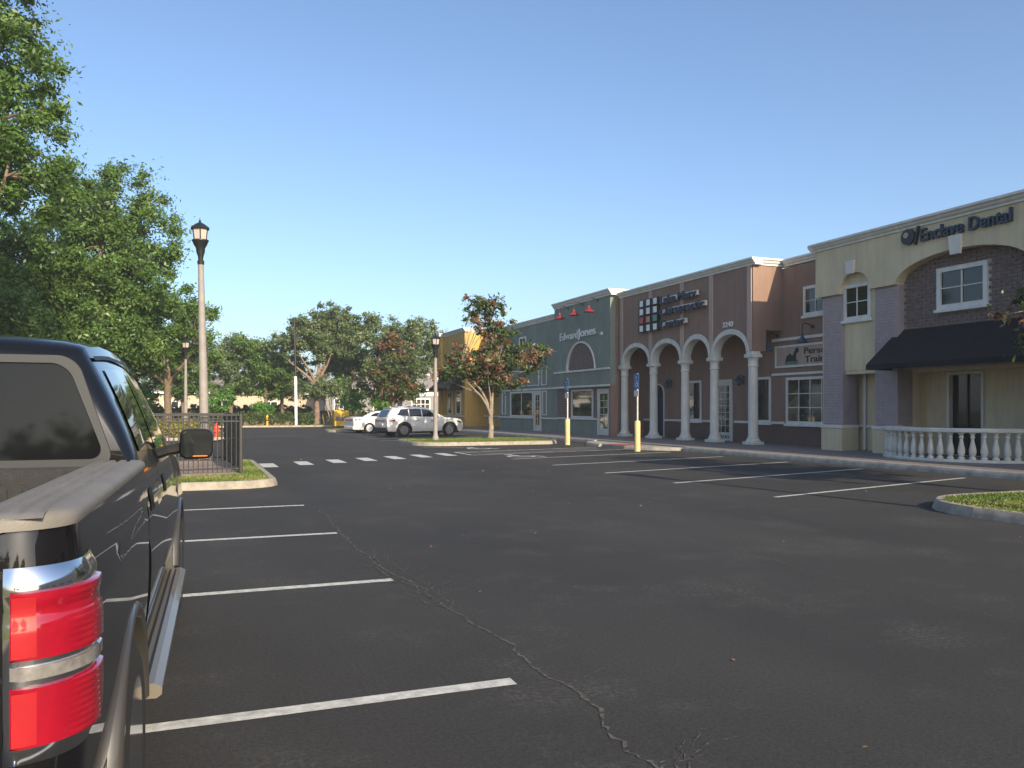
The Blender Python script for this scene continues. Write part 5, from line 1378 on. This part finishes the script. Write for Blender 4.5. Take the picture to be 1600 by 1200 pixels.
# ------------------------------------------------------------ trees and shrubs
def leaves(name, C, rad, per, size, tint0, m, parent, flat=.75, aspect=.42, upbias=.35, tintsd=.16):
    """leaf-sized faces scattered round clump centres C (n,3); one crown mesh"""
    n = len(C); N = n*per
    cen = np.repeat(C, per, 0); rr = np.repeat(rad, per)
    d_ = rng.normal(0, 1, (N, 3)); d_ /= np.linalg.norm(d_, axis=1)[:, None]+1e-9
    rad_ = np.minimum(np.abs(rng.normal(0, .62, N)), 1.7)
    P = cen+d_*(rad_*rr)[:, None]*np.array([1, 1, flat])
    nrm = d_*.6+rng.normal(0, .75, (N, 3))+np.array([0, 0, upbias]); nrm /= np.linalg.norm(nrm, axis=1)[:, None]+1e-9
    a = np.cross(nrm, rng.normal(0, 1, (N, 3))); a /= np.linalg.norm(a, axis=1)[:, None]+1e-9
    b = np.cross(nrm, a)
    L = size*rng.uniform(.6, 1.35, N); a *= L[:, None]; b *= (L*aspect)[:, None]
    V = np.zeros((N, 4, 3))
    V[:, 0] = P-a; V[:, 1] = P+b-a*.1; V[:, 2] = P+a-nrm*(L*.18)[:, None]; V[:, 3] = P-b-a*.1
    t = np.repeat(tint0, per)+rng.normal(0, tintsd, N)
    o = soup(name, V.reshape(-1, 3), 4, np.repeat(np.clip(t, 0, 1), 4), m)
    rl = root_of(parent).location
    o.parent = parent; o.data.transform(__import__('mathutils').Matrix.Translation(-Vector(rl)))
    return o

def tree(label, base, lobes, nclump, per, size, crad, m='oak', trunk_h=3.0, r0=.25, lean=(0, 0), bark='bark', name='oak_tree', cat='tree', tint=(.45, .18), forks=5, shell=.55, aspect=.42, brown=0.0, group=None, twig=True, seed=1, forklow=0.0):
    """lobes: (dx, dy, z, rx, ry, rz) ellipsoids relative to the base"""
    rr = np.random.default_rng(seed)
    t = thing(name, label, cat, base, 0, group)
    bx, by, bz = base
    vol = np.array([l[3]*l[4]*l[5] for l in lobes])**.8; pick = rr.choice(len(lobes), nclump, p=vol/vol.sum())
    Lb = np.array(lobes)[pick]
    d_ = rr.normal(0, 1, (nclump, 3)); d_ /= np.linalg.norm(d_, axis=1)[:, None]
    rad = shell+(1-shell)*rr.uniform(0, 1, nclump)
    rad = np.where(rr.uniform(0, 1, nclump) < .25, rad*rr.uniform(.2, .8, nclump), rad)
    C = np.array([bx, by, bz])+Lb[:, :3]+d_*rad[:, None]*Lb[:, 3:6]
    C[:, 2] = np.maximum(C[:, 2], bz+.9)
    cr = crad*rr.uniform(.55, 1.35, nclump)
    tn = np.clip(rr.normal(tint[0], tint[1], nclump), 0, 1)
    if brown: tn = np.where(rr.uniform(0, 1, nclump) < brown, rr.uniform(.66, 1, nclump), np.minimum(tn, .56))
    leaves('crown', C, cr, per, size, tn, m, t, aspect=aspect)
    # trunk, main limbs and twigs reaching into the clumps
    top = Vector((lean[0], lean[1], trunk_h))
    tp = [Vector((0, 0, -.1)), Vector((0, 0, .12)), Vector((lean[0]*.3+.03, lean[1]*.3, trunk_h*.4)), Vector((lean[0]*.7-.03, lean[1]*.7+.02, trunk_h*.75)), top]
    MB().tube(tp, [r0*1.5, r0*1.12, r0*.95, r0*.85, r0*.8], 12).build('trunk', bark, t, smooth=60)
    limbs = MB()
    loc = C-np.array([bx, by, bz])
    ends = []
    order = rr.permutation(nclump)
    mains = [Vector(loc[i]) for i in order[:forks]]
    for e in mains:
        st = top*(1-forklow*rr.uniform(0, 1)); e = st+(e-st)*.8
        mid = st+(e-st)*.45+Vector((rr.normal(0, .15), rr.normal(0, .15), abs(rr.normal(.25, .15))))*(e-st).length*.35
        limbs.tube([st-Vector((0, 0, .1)), st+(mid-st)*.5+Vector((0, 0, .05)), mid, e], [r0*.68, r0*.52, r0*.36, r0*.1], 7); ends.append((mid, e))
    if twig:
        for i in order[forks:forks+min(90, nclump)]:
            e = Vector(loc[i]); best = min((p for q in ends for p in (q[0], q[0].lerp(q[1], .5), q[1])), key=lambda p: (p-e).length)
            mid = best.lerp(e, .5)+Vector((0, 0, .12)); limbs.tube([best, mid, e], [r0*.14, r0*.09, r0*.03], 5, cap=False)
    limbs.build('limbs', bark, t, smooth=60, flipfix=False)
    return t

# left side: the big near oak, the broad one behind, and the wood edge
tree('tallest oak at the left edge, cut off by the top of the photo', (-6.7, 30.0, .1), [(.5, 0, 12.4, 2.7, 2.8, 1.9), (.9, 0, 10.2, 2.6, 2.8, 1.3), (.5, .5, 15.2, 2.6, 2.4, 1.8), (-1.5, 0, 8.0, 3.2, 3.2, 1.9), (-1.8, 0, 13, 2.6, 2.6, 2.4), (1.6, 0, 8.6, 2.4, 2.6, 1.2)], 420, 270, .085, .58, 'oak', 5.5, .34, (.3, 0), tint=(.42, .2), seed=11, forks=9)
tree('broad bright oak behind the tall fence lamp', (-5.4, 46.6, .1), [(.3, 0, 8.6, 4.4, 4.2, 3.2), (1.2, 0, 11.6, 3.3, 3.3, 2.4), (2.4, -.5, 7.2, 3.4, 3.4, 2.3), (-2.8, 0, 7.6, 3.6, 3.6, 3.2), (2.8, 0, 10.0, 2.6, 2.6, 1.9), (0.5, -1, 5.2, 4.2, 3.4, 1.6)], 520, 280, .105, .72, 'oak', 4.4, .36, (.4, 0), tint=(.52, .2), seed=12, forks=10)
tree('round oak showing right of the tall lamp pole', (-1.2, 55.5, .1), [(.3, 0, 5.8, 3.2, 3.0, 2.6), (1.0, 0, 7.4, 2.2, 2.2, 1.6), (-2.5, 0, 5.6, 2.8, 2.8, 2.4)], 190, 250, .11, .56, 'oak', 3.0, .24, tint=(.48, .2), seed=13, forks=7)
tree('dark oak whose crown hangs over the pickup roof', (-9.5, 39.0, .1), [(0, 0, 5.6, 4.2, 4.2, 2.8), (2.0, 0, 4.6, 3.0, 3.0, 1.8), (-2, 0, 8, 3, 3, 2)], 300, 240, .105, .7, 'oak', 3.2, .3, tint=(.36, .18), seed=14, forks=8)
tree('slim oak with pale leaning trunk behind the fence', (-4.2, 58.0, .1), [(0, 0, 6.2, 3.2, 3, 2.6), (1, 0, 4.6, 2.4, 2.4, 1.4)], 140, 230, .115, .56, 'oak', 3.4, .22, (.9, 0), 'palebark', tint=(.42, .18), seed=15)
bgt = [  # far trees along the back of the lot: label, x, y, lobes, clumps, tint, material, trunk h, r, bark
 ('greyish oak left of centre beyond the hedge', 3.6, 80, [(0, 0, 5.6, 3.4, 3, 2.8), (1.2, 0, 7.0, 2.0, 2, 1.4)], 120, .42, 'oakgrey', 2.8, .2, 'bark'),
 ('bushy oak behind the hedge at the white pole', 6.6, 78, [(0, 0, 5.2, 3.0, 3, 2.6), (-1.2, 0, 6.6, 2.0, 2, 1.6)], 115, .48, 'oak', 2.6, .2, 'bark'),
 ('low dark oak filling the gap left of the tall forked oak', 8.6, 84, [(0, 0, 5.0, 3.2, 3, 2.8)], 95, .36, 'oak', 2.6, .2, 'bark'),
 ('tall forked oak with reddish trunk at the far lot edge', 10.6, 74.6, [(-.6, 0, 8.2, 2.6, 2.4, 1.8), (1.3, 0, 9.6, 2.0, 2.0, 1.5), (3.2, 0, 8.3, 2.2, 2.2, 1.7), (-2.3, 0, 7.2, 1.7, 1.7, 1.1), (1.2, .5, 7.0, 2.6, 2.4, 1.4), (4.8, 0, 9.2, 1.2, 1.3, 1.0)], 230, .42, 'oakgrey', 3.6, .24, 'redbark'),
 ('wide pale oak behind the parked cars with forked pale trunk', 18.6, 76.5, [(-.6, 0, 8.0, 3.0, 2.6, 2.0), (2.2, 0, 8.4, 2.4, 2.2, 1.8), (1.0, 0, 6.0, 3.4, 2.6, 1.8), (4.2, 0, 7.2, 2.2, 2.0, 1.8), (-1.6, 0, 5.6, 2.0, 2.0, 1.4)], 230, .5, 'oakgrey', 2.9, .27, 'palebark'),
 ('dense oak showing between the two white car roofs and tall oak', 14.6, 82, [(0, 0, 6.0, 3.6, 3, 3.0)], 110, .4, 'oak', 2.6, .22, 'bark'),
 ('far oak at the lot back, left of the greyish oak', -.4, 76, [(0, 0, 5.0, 3.0, 3, 2.6), (-1.5, 0, 6.2, 2, 2, 1.6)], 100, .45, 'oak', 2.6, .2, 'bark'),
 ('leafy oak top rising behind the green wing roof', 35.5, 74, [(0, 0, 8.2, 3.4, 3, 2.0), (2.5, 0, 8.0, 2.5, 2.5, 2.0)], 110, .5, 'oakgrey', 4.0, .3, 'bark'),
 ('distant oak behind the left hand wood edge', -6.5, 84, [(0, 0, 6, 4.4, 4, 3.4), (3, 0, 5, 3, 3, 2.4)], 130, .38, 'oak', 2.8, .24, 'bark'),
 ('distant oak at the far left behind the pickup', -15.0, 70, [(0, 0, 7, 5, 4, 4.2), (3, 0, 4, 4, 3, 2.4)], 150, .36, 'oak', 3.0, .26, 'bark'),
]
for i, (lb, x, y, lo, nc, tn, m, th, r0, bk) in enumerate(bgt):
    tree(lb, (x, y, .1), lo+[(.3, 0, 3.2, 2.6, 2.2, .9)], int(nc*1.6), 150, .135, .52, m, th, r0, (0, 0), bk, tint=(tn, .2), seed=40+i, forks=6, shell=.42)
# magnolias
tree('bronze tipped magnolia on the grass island before the green shop', (13.4, 37.0, .13),
     [(-.4, 0, 6.25, 1.35, 1.2, .75), (.2, 0, 5.1, 1.15, 1.1, .8), (-.3, 0, 3.7, 2.1, 1.8, 1.0), (-1.8, 0, 3.3, 1.2, 1.1, .6), (1.6, 0, 3.9, 1.4, 1.2, .8), (2.5, -.3, 4.35, .9, .6, .32), (.5, 0, 2.75, 1.6, 1.4, .6)],
     300, 52, .10, .33, 'magnolia', 1.35, .125, (.05, 0), 'palebark', 'magnolia_tree', tint=(.30, .16), forks=6, shell=.45, aspect=.40, brown=.24, seed=71, forklow=.2)
tree('bronze magnolia left of the parked white cars at the back', (14.3, 61.0, .1),
     [(0, 0, 5.6, 1.8, 1.7, 1.6), (-.2, 0, 4.0, 2.7, 2.4, 1.5), (.2, 0, 2.8, 2.4, 2.2, .9), (.1, 0, 7.1, .8, .8, .8)],
     210, 90, .125, .44, 'magnolia', 1.6, .18, (0, 0), 'bark', 'magnolia_tree', tint=(.34, .16), forks=8, shell=.55, aspect=.40, brown=.22, seed=72)
tree('magnolia at the right edge before the black awning', (14.8, 9.2, .13),
     [(-.3, .2, 3.3, 1.75, 1.7, 1.0), (.2, 0, 4.6, 1.3, 1.3, .9), (-.3, .2, 2.5, 1.4, 1.4, .5), (.9, -.2, 5.6, 1.3, 1.3, 1.0), (1.4, -.4, 3.8, 1.5, 1.5, 1.2)],
     300, 70, .075, .30, 'magnolia', 1.4, .14, (0, 0), 'palebark', 'magnolia_tree', tint=(.28, .15), forks=8, shell=.5, aspect=.40, brown=.22, seed=73)
# two oaks standing behind the viewer: they show only as dark shapes in the pickup's rear glass and paint
for i, (lb, x, y) in enumerate((('oak behind the viewer, the left dark shape in the pickup rear window', -9.0, -44.0), ('oak behind the viewer, the right dark shape in the pickup rear window', 3.0, -50.0), ('oak far behind the viewer at left, dark in the pickup tailgate', -22.0, -52.0), ('oak far behind the viewer at right, dark in the tail light chrome', 14.0, -56.0))):
    tree(lb, (x, y, 0), [(0, 0, 5.4, 4.6, 3.4, 2.4), (1.5, 0, 7, 3, 3, 1.6)], 90, 70, .30, .9, 'oak', 2.8, .26, tint=(.4, .2), seed=120+i, twig=False)
# clipped shrubs on stems
for i, (lb, x, y, zc, r) in enumerate((('round bright green shrub on a stem above the fence corner', 2.35, 73.2, 2.1, 1.55), ('bright green shrub by the yellow newspaper box', 13.0, 70.0, 2.0, 1.1), ('small bright green shrub just left of the white suv', 15.6, 71.0, 2.0, .9), ('light green shrub left behind the fence', -3.2, 61.0, 2.0, 1.35), ('spiky green shrub in the hedge left of the white pole', 6.0, 74.5, 1.3, .9))):
    tree(lb, (x, y, .1), [(0, 0, zc, r, r, r*.72)], 40, 90, .12, .40, 'shrub', zc*.6, .07, (0, 0), 'bark', 'shrub', 'shrub', tint=(.55, .2), forks=4, seed=90+i, twig=False)
# crape myrtle: many pale stems
cm = thing('crape_myrtle', 'pale multi stemmed crape myrtle right of the tall oak trunk', 'tree', (12.2, 76.0, .1))
st = MB(); tips = []
for k in range(7):
    g = k*.9; e = (math.cos(g)*1.3, math.sin(g)*.8, 3.6+.4*math.sin(k*2)); st.tube([(math.cos(g)*.08, math.sin(g)*.08, -.1), (e[0]*.4, e[1]*.4, 1.4), e], [.06, .05, .02], 6); tips.append(e)
st.build('trunk', 'palebark', cm, smooth=60)
leaves('crown', np.array([(12.2+e[0], 76+e[1], e[2]+.3) for e in tips]), np.full(7, .7), 110, .14, np.full(7, .4), 'oak', cm)

def hedge(label, x0, x1, y0, y1, h, m='hedge', n=5000, size=.10, tint=.5, z0=.1, cat='hedge', name='hedge'):
    t = thing(name, label, cat, ((x0+x1)/2, (y0+y1)/2, z0))
    MB().box(x0+.15, x1-.15, y0+.15, y1-.15, z0, z0+h*.85).build('inner_branches', 'bark', t, world=True)
    C = np.column_stack([rng.uniform(x0, x1, n//20), rng.uniform(y0, y1, n//20), z0+h*rng.uniform(.1, 1, n//20)**.6+.10*np.sin(np.linspace(0, 90, n//20))])
    f = rng.uniform(0, 1, len(C)); C[f < .55, 1] = y0+.1
    leaves('foliage', C, np.full(len(C), .24), 20, size, np.clip(rng.normal(tint, .2, len(C)), 0, 1), m, t)
    return t
hedge('clipped green hedge along the far kerb left of the white pole', 2.4, 8.2, 72.0, 73.2, 1.0, n=9000)
hedge('clipped green hedge along the far kerb right of the white pole', 8.9, 10.0, 72.2, 73.4, .95, n=3000)
hedge('dark hedge run behind the tall forked oak', 11.4, 18.5, 77.6, 78.8, 1.2, n=6000, tint=.3)
hedge('yellow green shrub bed at the kerb beyond the fence', -4.2, .9, 44.0, 45.2, .75, 'yshrub', 8000, .09, .5, cat='shrub bed', name='shrub_bed')
hedge('long dark hedge in front of the peach house', -22, 12, 88.0, 89.6, 1.75, n=15000, tint=.25, size=.16)

# fallen leaves and grit on the asphalt
n = 90
P = np.column_stack([rng.uniform(-1, 15, n), rng.uniform(2.2, 26, n), np.full(n, .012)])
a = rng.uniform(0, 6.28, n); L = rng.uniform(.010, .030, n)
ax = np.column_stack([np.cos(a), np.sin(a), rng.normal(0, .15, n)])*L[:, None]; bx = np.column_stack([-np.sin(a), np.cos(a), rng.normal(0, .3, n)])*(L*.5)[:, None]
V = np.zeros((n, 4, 3)); V[:, 0] = P-ax; V[:, 1] = P+bx; V[:, 2] = P+ax; V[:, 3] = P-bx
o = soup('leaf_litter', V.reshape(-1, 3), 4, np.repeat(np.clip(rng.uniform(0, 1.1, n), 0, 1), 4), 'litter'); kind(o, 'stuff')
o['label'] = 'small fallen leaves and bits scattered over the asphalt'

# ------------------------------------------------------------ morning haze over the whole place
def haze(density):
    me = bpy.data.meshes.new('haze'); b_ = MB().box(-700, 700, -200, 1200, -1.03, 18.5); me.from_pydata(b_.v, [], b_.f)
    m = bpy.data.materials.new('haze'); m.use_nodes = True; N = m.node_tree.nodes; N.remove(N['Principled BSDF'])
    pv = N.new('ShaderNodeVolumePrincipled'); pv.inputs['Color'].default_value = (0.86, 0.92, 1.0, 1); pv.inputs['Density'].default_value = density
    pv.inputs['Anisotropy'].default_value = 0.0
    m.node_tree.links.new(pv.outputs[0], N['Material Output'].inputs['Volume'])
    me.materials.append(m); o = bpy.data.objects.new('haze', me); col.objects.link(o); kind(o, 'stuff')
haze(0.0006)
